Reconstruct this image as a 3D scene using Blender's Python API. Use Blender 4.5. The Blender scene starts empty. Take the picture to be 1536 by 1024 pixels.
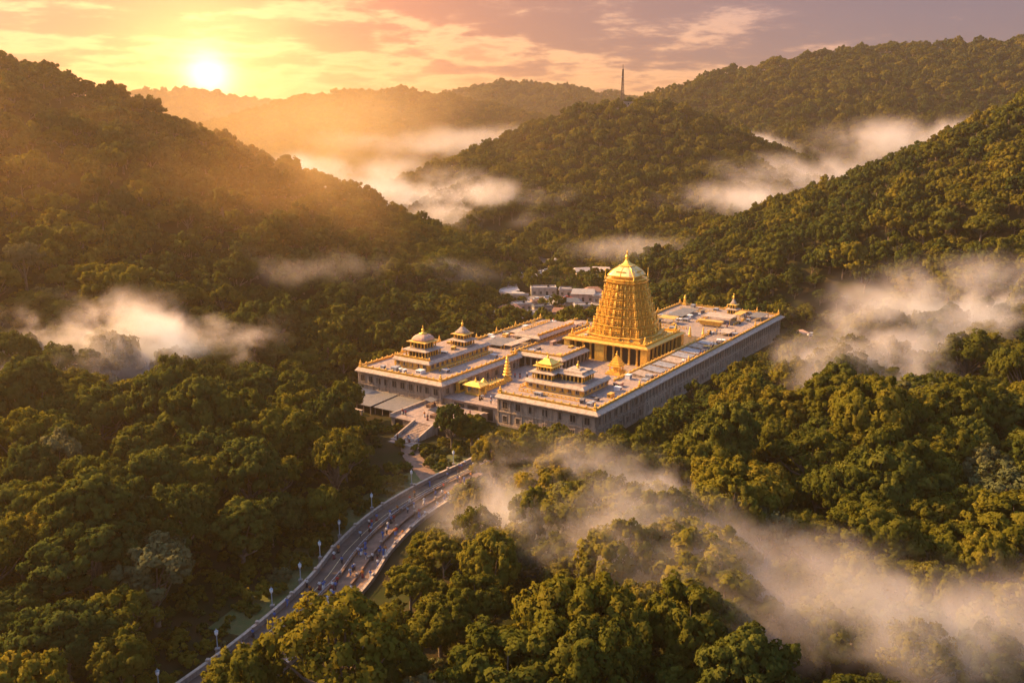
import bpy, bmesh, math, random
import numpy as np
from mathutils import Vector, Matrix
R = math.radians
scene = bpy.context.scene
COL = scene.collection

# ---------------------------------------------------------------- camera
cam_data = bpy.data.cameras.new("camera")
cam = bpy.data.objects.new("camera", cam_data)
COL.objects.link(cam)
cam.location = (0, 0, 80)
cam.rotation_euler = (R(90 - 13.147), 0, 0)
cam_data.sensor_width = 36.0
cam_data.lens = 36.0 * 1400 / 1536
cam_data.clip_start = 1.0
cam_data.clip_end = 20000
scene.camera = cam

# ---------------------------------------------------------------- sun, sky, exposure
SUN_AZ, SUN_EL = R(-66), R(31)           # azimuth from +Y, negative is left
sun_dir = Vector((math.sin(SUN_AZ) * math.cos(SUN_EL), math.cos(SUN_AZ) * math.cos(SUN_EL), math.sin(SUN_EL)))
sun_data = bpy.data.lights.new("sun", 'SUN')
sun_data.energy = 5.0
sun_data.angle = R(0.6)
sun_data.color = (1.0, 0.55, 0.165)
sun = bpy.data.objects.new("sun", sun_data)
sun.rotation_euler = sun_dir.to_track_quat('Z', 'Y').to_euler()
COL.objects.link(sun)

scene.view_settings.view_transform = 'Standard'
scene.view_settings.look = 'None'
scene.view_settings.exposure = 1.55
scene.view_settings.gamma = 1.0
scene.view_settings.use_curve_mapping = False

scene.render.engine = 'CYCLES'
cy = scene.cycles
cy.use_denoising = True
try:
    cy.denoiser = 'OPENIMAGEDENOISE'
except Exception:
    pass
cy.max_bounces = 5
cy.diffuse_bounces = 2
cy.glossy_bounces = 2
cy.transmission_bounces = 3
cy.volume_bounces = 1
cy.transparent_max_bounces = 6
cy.volume_step_rate = 1.0
cy.volume_max_steps = 256
cy.sample_clamp_indirect = 6.0
cy.use_adaptive_sampling = True
cy.adaptive_threshold = 0.02


class NT:
    """small helper to wire node trees"""
    def __init__(self, tree):
        self.t = tree
        tree.nodes.clear()
    def n(self, kind, **kw):
        nd = self.t.nodes.new(kind)
        for k, v in kw.items():
            setattr(nd, k, v)
        return nd
    def l(self, a, b):
        self.t.links.new(a, b)
    def put(self, sock, v):
        if isinstance(v, bpy.types.NodeSocket):
            self.l(v, sock)
        else:
            sock.default_value = v
    def math(self, op, a, b=None, c=None, clamp=False):
        nd = self.n('ShaderNodeMath', operation=op, use_clamp=clamp)
        self.put(nd.inputs[0], a)
        if b is not None:
            self.put(nd.inputs[1], b)
        if c is not None:
            self.put(nd.inputs[2], c)
        return nd.outputs[0]
    def vmath(self, op, a, b=None):
        nd = self.n('ShaderNodeVectorMath', operation=op)
        self.put(nd.inputs[0], a)
        if b is not None:
            self.put(nd.inputs[1], b)
        return nd.outputs['Value'] if op in ('DOT_PRODUCT', 'LENGTH', 'DISTANCE') else nd.outputs[0]
    def smooth(self, v, a, b, lo=0.0, hi=1.0):
        nd = self.n('ShaderNodeMapRange', interpolation_type='SMOOTHSTEP')
        self.put(nd.inputs['Value'], v)
        nd.inputs['From Min'].default_value = a
        nd.inputs['From Max'].default_value = b
        nd.inputs['To Min'].default_value = lo
        nd.inputs['To Max'].default_value = hi
        return nd.outputs['Result']
    def mix(self, f, a, b, blend='MIX'):
        nd = self.n('ShaderNodeMix', data_type='RGBA', blend_type=blend)
        self.put(nd.inputs[0], f)
        self.put(nd.inputs[6], a)
        self.put(nd.inputs[7], b)
        return nd.outputs[2]
    def ramp(self, v, stops):
        nd = self.n('ShaderNodeValToRGB')
        cr = nd.color_ramp
        while len(cr.elements) < len(stops):
            cr.elements.new(0.5)
        for e, (p_, c_) in zip(cr.elements, stops):
            e.position = p_
            e.color = tuple(c_) + (1,) if len(c_) == 3 else c_
        self.put(nd.inputs[0], v)
        return nd.outputs[0]
    def noise(self, vec, scale, detail=4, rough=0.55, w=None):
        nd = self.n('ShaderNodeTexNoise')
        nd.inputs['Scale'].default_value = scale
        nd.inputs['Detail'].default_value = detail
        nd.inputs['Roughness'].default_value = rough
        if vec is not None:
            self.l(vec, nd.inputs['Vector'])
        return nd.outputs['Fac']


world = bpy.data.worlds.new("World")
scene.world = world
world.use_nodes = True
w = NT(world.node_tree)
tc = w.n('ShaderNodeTexCoord')
D = tc.outputs['Generated']
sky = w.n('ShaderNodeTexSky', sky_type='NISHITA')
sky.sun_disc = False
sky.sun_elevation = SUN_EL
sky.sun_rotation = SUN_AZ
sky.altitude = 800
sky.dust_density = 3.0
skyc = w.vmath('SCALE', sky.outputs[0])
skyc.node.inputs['Scale'].default_value = 0.13
sx = w.n('ShaderNodeSeparateXYZ')
w.l(D, sx.inputs[0])
X, Y, Z = sx.outputs
# the visible disc and its glow low over the far hills
AZv, ELv = R(-17.4), R(2.6)
S = (math.sin(AZv) * math.cos(ELv), math.cos(AZv) * math.cos(ELv), math.sin(ELv))
d = w.math('MAXIMUM', w.vmath('DOT_PRODUCT', D, S), 0.0)
g_core = w.math('POWER', d, 5000.0)
g_mid = w.math('POWER', d, 320.0)
g_wide = w.math('POWER', d, 45.0)
# clouds: stretched noise on a plane overhead
den = w.math('ADD', w.math('MAXIMUM', Z, 0.0), 0.15)
cx = w.n('ShaderNodeCombineXYZ')
w.l(w.math('DIVIDE', X, den), cx.inputs[0])
w.l(w.math('MULTIPLY', w.math('DIVIDE', Y, den), 1.0), cx.inputs[1])
cl1 = w.noise(cx.outputs[0], 1.9, 9, 0.62)
cl2 = w.noise(cx.outputs[0], 6.5, 7, 0.65)
cl = w.math('ADD', w.math('MULTIPLY', cl1, 0.8), w.math('MULTIPLY', cl2, 0.2))
bias = w.math('ADD', w.math('MULTIPLY', w.smooth(Z, 0.01, 0.11), 0.13), w.math('MULTIPLY', w.smooth(X, -0.1, 0.5), 0.08))
cov = w.smooth(w.math('ADD', cl, bias), 0.535, 0.66)
edge = w.math('MULTIPLY', w.smooth(w.math('ADD', cl, bias), 0.44, 0.535), w.math('SUBTRACT', 1.0, w.smooth(w.math('ADD', cl, bias), 0.535, 0.62)))
right = w.smooth(X, -0.25, 0.45)
up = w.smooth(Z, 0.0, 0.14)
clear = w.mix(up, (0.74, 0.27, 0.065, 1), (0.72, 0.31, 0.12, 1))
clear_r = w.mix(up, (0.78, 0.34, 0.15, 1), (0.36, 0.215, 0.225, 1))
base = w.mix(right, clear, clear_r)
cloud = w.mix(right, (0.44, 0.145, 0.055, 1), (0.185, 0.105, 0.135, 1))
base = w.mix(w.math('MULTIPLY', cov, 0.92), base, cloud)
lit = w.mix(right, (0.70, 0.44, 0.16, 1), (0.30, 0.15, 0.09, 1))
base = w.mix(w.math('MULTIPLY', edge, 0.6), base, lit, 'ADD')
front = w.smooth(Y, -0.6, 0.8, 0.25, 1.0)
low = w.smooth(Z, 0.16, 0.42, 1.0, 0.0)
layer = w.math('MULTIPLY', front, low)
base = w.mix(layer, (0, 0, 0, 1), base)
glow = w.mix(g_wide, (0, 0, 0, 1), (0.75, 0.17, 0.005, 1))
glow = w.mix(1.0, glow, w.mix(g_mid, (0, 0, 0, 1), (1.1, 0.55, 0.15, 1)), 'ADD')
glow = w.mix(1.0, glow, w.mix(g_core, (0, 0, 0, 1), (2.2, 1.9, 1.3, 1)), 'ADD')
tot = w.vmath('SCALE', w.mix(1.0, base, glow, 'ADD'))
tot.node.inputs['Scale'].default_value = 0.34
tot = w.mix(1.0, tot, w.mix(w.math('MULTIPLY', low, 0.93), skyc, (0, 0, 0, 1)), 'ADD')
bg = w.n('ShaderNodeBackground')
w.l(tot, bg.inputs[0])
bg.inputs[1].default_value = 1.0
wo = w.n('ShaderNodeOutputWorld')
w.l(bg.outputs[0], wo.inputs[0])
for nd in world.node_tree.nodes:
    if nd.type == 'MIX' and nd.blend_type == 'ADD':
        nd.clamp_result = False
        nd.clamp_factor = False
world.cycles.sampling_method = 'MANUAL'
world.cycles.sample_map_resolution = 2048


# ---------------------------------------------------------------- helpers
def mat(name, color, rough=0.8, metallic=0.0, vary=0.0, scale=1.0, second=None, bump=0.0, spec=0.3, detail=5):
    """Principled material with noise variation between two surface colours."""
    m = bpy.data.materials.new(name)
    m.use_nodes = True
    n = NT(m.node_tree)
    p_ = n.n('ShaderNodeBsdfPrincipled')
    out = n.n('ShaderNodeOutputMaterial')
    n.l(p_.outputs[0], out.inputs[0])
    p_.inputs['Roughness'].default_value = rough
    p_.inputs['Metallic'].default_value = metallic
    p_.inputs['Specular IOR Level'].default_value = spec
    c0 = tuple(color) + (1,)
    if second is not None or vary:
        t_ = n.n('ShaderNodeTexCoord')
        fac = n.noise(t_.outputs['Object'], scale, detail, 0.65)
        f2 = n.smooth(fac, 0.36, 0.64)
        c1 = tuple(second) + (1,) if second is not None else tuple(max(0, x * (1 - vary)) for x in color) + (1,)
        n.l(n.mix(f2, c0, c1), p_.inputs['Base Color'])
        if bump:
            b = n.n('ShaderNodeBump')
            b.inputs['Strength'].default_value = bump
            b.inputs['Distance'].default_value = 0.1
            n.l(n.noise(t_.outputs['Object'], scale * 6, 4, 0.6), b.inputs['Height'])
            n.l(b.outputs[0], p_.inputs['Normal'])
    else:
        p_.inputs['Base Color'].default_value = c0
    return m


def tag(o, label=None, cat=None, group=None, kind=None):
    if label: o['label'] = label
    if cat: o['category'] = cat
    if group: o['group'] = group
    if kind: o['kind'] = kind
    return o


def empty(name, loc=(0, 0, 0), rz=0.0):
    o = bpy.data.objects.new(name, None)
    o.location = loc
    o.rotation_euler = (0, 0, rz)
    o.empty_display_size = 0.5
    COL.objects.link(o)
    return o


def mesh_obj(name, me, parent=None, loc=None):
    o = bpy.data.objects.new(name, me)
    COL.objects.link(o)
    if parent is not None:
        o.parent = parent
    if loc is not None:
        o.location = loc
    return o


def copy_tree(o, parent=None):
    c = o.copy()
    COL.objects.link(c)
    if parent is not None:
        c.parent = parent
    for ch in list(o.children):
        copy_tree(ch, c)
    return c


# value noise in numpy
_rng = np.random.RandomState(11)
_NG = _rng.rand(256, 256)
def vnoise(x, y):
    xi = np.floor(x).astype(int); yi = np.floor(y).astype(int)
    fx = x - xi; fy = y - yi
    fx = fx * fx * (3 - 2 * fx); fy = fy * fy * (3 - 2 * fy)
    a = _NG[xi % 256, yi % 256]; b = _NG[(xi + 1) % 256, yi % 256]
    c_ = _NG[xi % 256, (yi + 1) % 256]; d_ = _NG[(xi + 1) % 256, (yi + 1) % 256]
    return (a * (1 - fx) + b * fx) * (1 - fy) + (c_ * (1 - fx) + d_ * fx) * fy
def fbm(x, y, oct=4):
    s_ = 0; a_ = 1; t_ = 0
    for i in range(oct):
        s_ = s_ + a_ * vnoise(x * 2 ** i + 17.3 * i, y * 2 ** i + 5.1 * i); t_ += a_; a_ *= 0.5
    return s_ / t_ - 0.5


# ---------------------------------------------------------------- terrain heights
TF = (21.276, 226.137)                     # front corner of the temple on the ground
TA = R(56.463)                             # direction of its long wall
TE1 = (math.cos(TA), math.sin(TA)); TE2 = (-math.sin(TA), math.cos(TA))
def T(a, b, z=0.0):
    return (TF[0] + a * TE1[0] + b * TE2[0], TF[1] + a * TE1[1] + b * TE2[1], z)

CRESTS = {   # crest lines in metres: (points, slope factor, base width)
    'near_west': ([(-360, 380, 112), (-279, 400, 111), (-253, 415, 110), (-225, 430, 103), (-202, 440, 94), (-178, 455, 81), (-153, 470, 70), (-125, 485, 57), (-94, 500, 42), (-60, 510, 23), (-24, 512, 6), (4, 505, 1)], 1.95, 16),
    'knoll': ([(-260, 290, 48), (-206, 300, 41), (-176, 318, 31), (-157, 318, 25), (-141, 310, 12)], 2.0, 14),
    'far_middle': ([(-560, 1280, 60), (-461, 1300, 62), (-405, 1330, 72), (-344, 1350, 93), (-277, 1350, 111), (-212, 1350, 117), (-156, 1350, 119), (-100, 1350, 111), (-44, 1340, 100), (20, 1330, 86), (119, 1300, 59)], 3.0, 40),
    'far_west': ([(-1200, 2300, 130), (-1062, 2300, 127), (-886, 2300, 142), (-759, 2300, 145), (-680, 2300, 131), (-586, 2300, 117), (-459, 2300, 93), (-300, 2300, 90)], 3.2, 60),
    'far_north': ([(-330, 1900, 90), (-221, 1900, 98), (-141, 1900, 117), (-89, 1900, 133), (2, 1900, 146), (68, 1900, 143), (133, 1900, 133), (199, 1900, 124), (305, 1900, 98), (500, 1900, 90)], 3.2, 60),
    'mast_hill': ([(-98, 670, 12), (-72, 690, 26), (-34, 720, 45), (-4, 740, 60), (16, 750, 70), (48, 760, 83), (69, 760, 89), (90, 760, 91.5), (108, 760, 90), (121, 755, 87), (140, 745, 79), (159, 735, 70), (182, 720, 58), (203, 705, 46), (224, 690, 36), (260, 670, 14)], 2.2, 24),
    'far_east': ([(60, 1165, 45), (106, 1160, 69), (168, 1150, 100), (211, 1130, 118), (255, 1120, 133), (310, 1100, 143), (392, 1100, 157), (480, 1080, 160), (555, 1060, 161), (666, 1050, 163), (760, 1030, 158), (950, 1000, 150)], 2.3, 30),
    'near_east': ([(480, 390, 150), (380, 410, 132), (302, 430, 107), (266, 440, 95), (239, 450, 80), (215, 460, 67), (191, 470, 53), (163, 480, 37), (130, 480, 23), (98, 470, 13), (73, 460, 3)], 2.0, 18),
}
def _resample(pts, step):
    out = []
    for (a, b) in zip(pts[:-1], pts[1:]):
        a = np.array(a, float); b = np.array(b, float)
        n = max(1, int(np.linalg.norm((b - a)[:2]) / step))
        for i in range(n):
            out.append(a + (b - a) * i / n)
    out.append(np.array(pts[-1], float))
    return np.array(out)
_CR = {k: (_resample(v[0], 14 if v[0][0][1] < 900 else 30), v[1], v[2]) for k, v in CRESTS.items()}

def height(x, y):
    x = np.asarray(x, float); y = np.asarray(y, float)
    shp = x.shape
    x = x.ravel(); y = y.ravel()
    wx = x + 26 * fbm(x / 90 + 3, y / 90 + 9, 3); wy = y + 26 * fbm(x / 90 + 40, y / 90 + 2, 3)
    base = 3.0 + 7 * fbm(x / 60 + 8, y / 60, 3)
    h = np.full_like(x, -50.0)
    for k, (pts, sl, w0) in _CR.items():
        best = np.full_like(x, -50.0)
        for (px, py, pz) in pts:
            W = max(pz, 0) * sl + w0
            # the warp fades out next to the crest so the skyline keeps its shape
            dd = np.hypot(x - px, y - py)
            kk = np.clip(dd / W * 2.0, 0, 1)
            dw = np.hypot(x + (wx - x) * kk - px, y + (wy - y) * kk - py)
            t = np.sqrt((dw / W) ** 2 + 0.004) - 0.063
            g = np.clip(1 - t, 0, 1) ** 1.22
            best = np.maximum(best, pz * g)
        h = np.maximum(h, best)
    k_ = 6.0
    m = np.maximum(h, base)
    hh = m + k_ * np.log1p(np.exp(-np.abs(h - base) / k_)) * 0.5
    # gullies on the slopes
    hh = hh + np.clip(hh - 12, 0, 40) / 40 * 5 * fbm(x / 34 + 1, y / 34 + 7, 3)
    # level ground: the temple, the approach road and the village
    def flat(hh, mask, z):
        return hh * (1 - mask) + z * mask
    a = (x - TF[0]) * TE1[0] + (y - TF[1]) * TE1[1]
    b = (x - TF[0]) * TE2[0] + (y - TF[1]) * TE2[1]
    dx_ = np.maximum(np.maximum(-32 - a, a - 152), 0); dy_ = np.maximum(np.maximum(-10 - b, b - 88), 0)
    hh = flat(hh, np.clip(1 - np.hypot(dx_, dy_) / 48, 0, 1), 0.0)
    for (px, py, r, z) in FLATS:
        hh = flat(hh, np.clip(1 - (np.hypot(x - px, y - py) - r) / (0.8 * r), 0, 1), z)
    hh = hh - 6.0 * np.clip(1 - (y + 20) / 60, 0, 1)
    return hh.reshape(shp)

ROAD = [(-62, 92), (-55.5, 108), (-47.3, 123.6), (-40.6, 139.9), (-36.4, 153.7), (-34.0, 167.3), (-29.0, 183.2), (-20.5, 199.0), (-10.5, 213.5)]
FLATS = [(p_[0], p_[1], 14, 0.0) for p_ in ROAD] + [(6, 425, 20, 0.2), (20, 420, 24, 0.2), (38, 424, 20, 0.2), (3, 396, 14, 0.1), (42, 478, 12, 2.0), (8, 482, 12, 1.5), (20, 512, 9, 2.0), (-6, 572, 12, 3.0), (120, 349, 14, 0.0), (100, 314, 9, 0), (18, 205, 9, 0.0)]

# ---------------------------------------------------------------- ground sheet
def build_ground():
    ys = np.concatenate([np.arange(-160, 60, 10.0), np.arange(60, 560, 3.5), 560 * 1.011 ** np.arange(0, 150)])
    us = np.linspace(-1.0, 1.0, 260)
    half = np.where(ys < 150, 220, 220 + (ys - 150) * 0.82)
    XX = us[None, :] * half[:, None]
    YY = np.repeat(ys[:, None], len(us), 1)
    ZZ = height(XX, YY)
    nv, nu = XX.shape
    co = np.stack([XX, YY, ZZ], -1).reshape(-1, 3)
    i = np.arange(nv - 1)[:, None] * nu + np.arange(nu - 1)[None, :]
    f = np.stack([i, i + 1, i + nu + 1, i + nu], -1).reshape(-1, 4)
    me = bpy.data.meshes.new("ground")
    me.from_pydata(co.tolist(), [], f.tolist())
    me.shade_smooth()
    m = mat("forest_floor", (0.040, 0.030, 0.016), 1.0, second=(0.024, 0.030, 0.010), scale=0.12, bump=0.6, spec=0.0, detail=9)
    me.materials.append(m)
    tag(mesh_obj("ground", me), "dark forest floor of brown soil under the trees", None, None, "structure")
build_ground()


# ---------------------------------------------------------------- foliage
def leaf_material(name, ca, cb, cc, trans=0.35):
    m = bpy.data.materials.new(name)
    m.use_nodes = True
    n = NT(m.node_tree)
    oi = n.n('ShaderNodeObjectInfo')
    at_ = n.n('ShaderNodeAttribute')
    at_.attribute_name = "leaf_tone"
    col = n.ramp(oi.outputs['Random'], [(0.0, ca), (0.5, cb), (1.0, cc)])
    hv = n.n('ShaderNodeHueSaturation')
    n.l(n.math('ADD', n.math('MULTIPLY', at_.outputs['Fac'], 0.7), 0.65), hv.inputs['Value'])
    n.l(n.math('ADD', n.math('MULTIPLY', at_.outputs['Fac'], -0.035), 0.515), hv.inputs['Hue'])
    n.l(col, hv.inputs['Color'])
    df = n.n('ShaderNodeBsdfDiffuse')
    tr = n.n('ShaderNodeBsdfTranslucent')
    mx = n.n('ShaderNodeMixShader')
    mx.inputs[0].default_value = trans
    n.l(hv.outputs[0], df.inputs[0])
    n.l(n.mix(1.0, hv.outputs[0], (1.25, 1.15, 0.7, 1), 'MULTIPLY'), tr.inputs[0])
    n.l(df.outputs[0], mx.inputs[1])
    n.l(tr.outputs[0], mx.inputs[2])
    out = n.n('ShaderNodeOutputMaterial')
    n.l(mx.outputs[0], out.inputs[0])
    return m

M_LEAF = leaf_material("broadleaf", (0.066, 0.074, 0.012), (0.105, 0.100, 0.013), (0.155, 0.132, 0.016))
M_LEAF_DARK = leaf_material("dark_leaf", (0.044, 0.058, 0.013), (0.060, 0.070, 0.013), (0.084, 0.088, 0.015), 0.28)
M_LEAF_GOLD = leaf_material("golden_leaf", (0.120, 0.118, 0.016), (0.140, 0.128, 0.018), (0.160, 0.130, 0.018), 0.4)
M_LEAF_GREY = leaf_material("pale_leaf", (0.085, 0.095, 0.04), (0.105, 0.105, 0.045), (0.12, 0.11, 0.045), 0.3)
M_BARK = mat("bark", (0.19, 0.14, 0.10), 0.9, second=(0.09, 0.066, 0.048), scale=0.8, bump=0.5)


def sphere_dirs(n, rng, zmin=-1.0):
    z = rng.uniform(zmin, 1, n); a = rng.uniform(0, 2 * np.pi, n)
    r = np.sqrt(1 - z * z)
    return np.stack([r * np.cos(a), r * np.sin(a), z], -1)


def tube(V, F, pts, rads, sides=6):
    base = len(V)
    pts = [Vector(q) for q in pts]
    for i, q in enumerate(pts):
        t_ = (pts[min(i + 1, len(pts) - 1)] - pts[max(i - 1, 0)]).normalized()
        u_ = t_.orthogonal().normalized() if abs(t_.z) < 0.9 else Vector((1, 0, 0))
        u_ = (u_ - t_ * u_.dot(t_)).normalized()
        v_ = t_.cross(u_)
        for k in range(sides):
            an = 2 * math.pi * k / sides
            V.append(tuple(q + (u_ * math.cos(an) + v_ * math.sin(an)) * rads[i]))
    for i in range(len(pts) - 1):
        for k in range(sides):
            a = base + i * sides + k; b = base + i * sides + (k + 1) % sides
            F.append((a, b, b + sides, a + sides))


def make_tree_meshes(name, seed, Rc, Hc, trunk_h, lobes, subs, leaves, leaf, m_leaf, flatness=1.0, zmin=-0.35, gap=0.0, limbs=7):
    """crown mesh of leaf clumps and a trunk mesh with limbs; base at the origin"""
    rng = np.random.RandomState(seed)
    cz = trunk_h + Hc * 0.42
    # big lobes on a lumpy dome
    dirs = sphere_dirs(lobes * 3, rng, zmin)
    keep = []
    for q in dirs:                                 # spread them out
        if all(np.linalg.norm(q - k) > 0.85 * 2.0 / math.sqrt(lobes) for k in keep):
            keep.append(q)
        if len(keep) >= lobes:
            break
    ld = np.array(keep)
    ld = ld[rng.rand(len(ld)) > gap]
    rad = rng.uniform(0.58, 0.88, len(ld))
    sq = 1 + 0.18 * np.sin(np.arctan2(ld[:, 1], ld[:, 0]) * 2 + rng.uniform(0, 6)) + 0.12 * np.sin(np.arctan2(ld[:, 1], ld[:, 0]) * 3 + rng.uniform(0, 6))
    lc = ld * rad[:, None] * np.stack([Rc * sq, Rc * sq, np.full(len(ld), Hc * 0.58 * flatness)], -1)
    lc[:, 2] += cz
    lr = Rc * rng.uniform(0.20, 0.33, len(ld)) * (14 / max(len(ld), 14)) ** 0.25
    P = []; N = []; S = []; TN = []
    for i in range(len(ld)):
        sd = sphere_dirs(subs, rng, -0.6)
        sc_ = lc[i] + sd * (lr[i] * rng.uniform(0.6, 0.95, subs))[:, None] * np.array([1, 1, 0.8])
        sr = lr[i] * rng.uniform(0.32, 0.5, subs)
        tone = rng.uniform(0.2, 0.8)
        for j in range(subs):
            nd_ = sphere_dirs(leaves, rng, -0.7)
            P.append(sc_[j] + nd_ * sr[j] * rng.uniform(0.75, 1.1, leaves)[:, None])
            nn = nd_ * 0.55 + sd[j] * 0.35 + ld[i] * 0.25 + np.array([0, 0, 0.15])
            N.append(nn / np.linalg.norm(nn, axis=1)[:, None])
            S.append(leaf * rng.uniform(0.7, 1.3, leaves))
            TN.append(np.clip(tone + rng.normal(0, 0.13, leaves), 0, 1))
    P = np.concatenate(P); N = np.concatenate(N); S = np.concatenate(S); TN = np.concatenate(TN)
    nL = len(P)
    face_n = N + rng.normal(0, 0.45, (nL, 3))
    face_n /= np.linalg.norm(face_n, axis=1)[:, None]
    up = sphere_dirs(nL, rng)
    u_ = np.cross(face_n, up); u_ /= np.linalg.norm(u_, axis=1)[:, None] + 1e-9
    v_ = np.cross(face_n, u_)
    a_ = S[:, None]; 
    q0 = P - u_ * a_ * 0.5; q2 = P + u_ * a_ * 0.62
    q1 = P + v_ * a_ * 0.42 - face_n * a_ * 0.1; q3 = P - v_ * a_ * 0.42 - face_n * a_ * 0.1
    co = np.stack([q0, q3, q2, q1], 1).reshape(-1, 3)
    me = bpy.data.meshes.new(name + "_crown")
    me.vertices.add(nL * 4); me.loops.add(nL * 4); me.polygons.add(nL)
    me.vertices.foreach_set("co", co.ravel())
    me.loops.foreach_set("vertex_index", np.arange(nL * 4, dtype=np.int32))
    me.polygons.foreach_set("loop_start", np.arange(0, nL * 4, 4, dtype=np.int32))
    me.polygons.foreach_set("loop_total", np.full(nL, 4, dtype=np.int32))
    me.update(calc_edges=True)
    at_ = me.attributes.new("leaf_tone", 'FLOAT', 'FACE')
    at_.data.foreach_set("value", TN.astype(np.float32))
    me.normals_split_custom_set_from_vertices(np.repeat(N, 4, 0).tolist())
    me.materials.append(m_leaf)
    # trunk and limbs
    V = []; F = []
    r0 = 0.028 * (trunk_h + Hc) + 0.03 * Rc * 0.5
    bend = rng.normal(0, 0.05 * trunk_h, 2)
    top = np.array([bend[0], bend[1], trunk_h + Hc * 0.22])
    tube(V, F, [(0, 0, -1.0), (0, 0, 0.3), (bend[0] * .4, bend[1] * .4, trunk_h * .55), tuple(top)], [r0 * 1.5, r0, r0 * .8, r0 * .55], 8)
    order = rng.permutation(len(lc))[:limbs]
    for q in order:
        st = np.array([bend[0] * .6, bend[1] * .6, trunk_h * rng.uniform(0.55, 1.0)])
        en = lc[q]
        md = st * 0.5 + en * 0.5 + np.array([0, 0, -0.08 * Hc]) + rng.normal(0, .25, 3)
        tube(V, F, [tuple(st), tuple(md), tuple(en)], [r0 * .5, r0 * .32, r0 * .1], 5)
    tm = bpy.data.meshes.new(name + "_trunk")
    tm.from_pydata(V, [], F)
    tm.shade_smooth()
    tm.materials.append(M_BARK)
    return me, tm


# near species: (word, meshes, crown radius, total height)
NEAR = []
def near(kind, *a, **k):
    NEAR.append((kind, make_tree_meshes("near_tree", *a, **k)))
#                seed Rc   Hc  trunk lobes subs leaves leaf
near('broad', 1, 6.6, 8.5, 4.0, 55, 11, 35, 0.46, M_LEAF)
near('broad', 2, 7.2, 8.0, 4.4, 62, 11, 33, 0.46, M_LEAF, 0.95)
near('round', 3, 5.4, 8.6, 3.6, 45, 11, 35, 0.43, M_LEAF)
near('dark', 4, 6.2, 8.2, 3.6, 50, 11, 35, 0.44, M_LEAF_DARK)
near('dark', 5, 5.2, 9.4, 3.4, 47, 11, 35, 0.43, M_LEAF_DARK)
near('golden', 6, 5.6, 8.2, 3.8, 45, 11, 32, 0.43, M_LEAF_GOLD, 1.0, -0.3, 0.08)
near('pale', 7, 5.0, 7.4, 3.8, 42, 10, 29, 0.38, M_LEAF_GREY, 1.0, -0.2, 0.15)
near('open', 8, 6.0, 7.6, 5.0, 42, 10, 29, 0.41, M_LEAF, 0.9, -0.15, 0.34, limbs=20)
near('bushy', 9, 4.0, 5.6, 1.4, 35, 10, 29, 0.37, M_LEAF_DARK, 1.0, -0.5)

FAR = []
for i, (Rc, Hc, th, ml) in enumerate([(4.2, 5.6, 2.2, M_LEAF), (4.6, 5.2, 2.4, M_LEAF), (3.8, 6.2, 2.2, M_LEAF_DARK), (4.4, 5.6, 2.0, M_LEAF_DARK), (4.0, 5.4, 2.2, M_LEAF_GOLD), (4.4, 6.0, 2.4, M_LEAF)]):
    FAR.append(make_tree_meshes("forest_tree", 30 + i, Rc, Hc, th, 22, 6, 13, 0.72, ml, limbs=3))


# ---------------------------------------------------------------- where trees stand
def in_temple(x, y, m=0.0):
    a = (x - TF[0]) * TE1[0] + (y - TF[1]) * TE1[1]
    b = (x - TF[0]) * TE2[0] + (y - TF[1]) * TE2[1]
    r1 = (a > -4 - m) & (a < 149 + m) & (b > -3.5 - m) & (b < 85 + m) & ~((a > 94 + m) & (b > 46 + m))
    r2 = (a > -17 - m) & (a < 0) & (b > 29 - m) & (b < 86 + m)
    r2 |= (a > -27 - m) & (a < -16) & (b > 35 - m) & (b < 49 + m)
    return r1 | r2
_rd = _resample([(a, b, 0) for a, b in ROAD], 3)
def road_dist(x, y):
    best = np.full(np.shape(x), 1e9)
    for q in _rd:
        best = np.minimum(best, np.hypot(x - q[0] - 6.3, y - q[1] + 2.6))
    return best
OPEN = [(-33, 215, 3.5), (-31, 221, 3.5), (8, 386, 9), (20, 388, 9), (31, 398, 7), (6, 426, 14), (16, 436, 10), (20, 418, 14), (32, 420, 14), (44, 424, 11), (5, 398, 8), (0, 388, 7), (13, 396, 6), (40, 474, 10), (8, 480, 9), (14, 488, 7), (22, 508, 6), (19, 522, 4), (-6, 572, 8), (3, 556, 4), (116, 348, 7), (126, 347, 6), (138, 346, 5), (86, 752, 7), (100, 313, 5), (107, 317, 4), (24, 205, 4), (-25, 214, 4.5), (-22, 206, 3.5)]
def blocked(x, y, rad):
    b = in_temple(x, y, rad * 0.62)
    b |= road_dist(x, y) < np.where(y < 138, 5.5, 7.2) + rad * np.where(y < 138, 0.42, 0.62)
    for (px, py, r) in OPEN:
        b |= np.hypot(x - px, y - py) < r + rad * 0.35
    return b

def visible(x, y, z):
    """is a crown at (x,y,z) in the widened view and in front of the hills"""
    k = y * 0.62 + 25
    ok = np.abs(x) < k
    vis = np.ones(len(x), bool)
    for t in np.linspace(0.35, 0.985, 60):
        hx = height_fast(x * t, y * t)
        vis &= (hx - 4) < (80 + (z + 14 - 80) * t)
    return ok & vis

# lookup grid of the heights
_gx = np.arange(-1750, 1751, 7.0); _gy = np.arange(20, 2500, 7.0)
_GH = height(*np.meshgrid(_gx, _gy, indexing='ij'))
def height_fast(x, y):
    fx = np.clip((np.asarray(x) + 1750) / 7.0, 0, len(_gx) - 1.001); fy = np.clip((np.asarray(y) - 20) / 7.0, 0, len(_gy) - 1.001)
    i = fx.astype(int); j = fy.astype(int); u = fx - i; v = fy - j
    return (_GH[i, j] * (1 - u) + _GH[i + 1, j] * u) * (1 - v) + (_GH[i, j + 1] * (1 - u) + _GH[i + 1, j + 1] * u) * v

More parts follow.
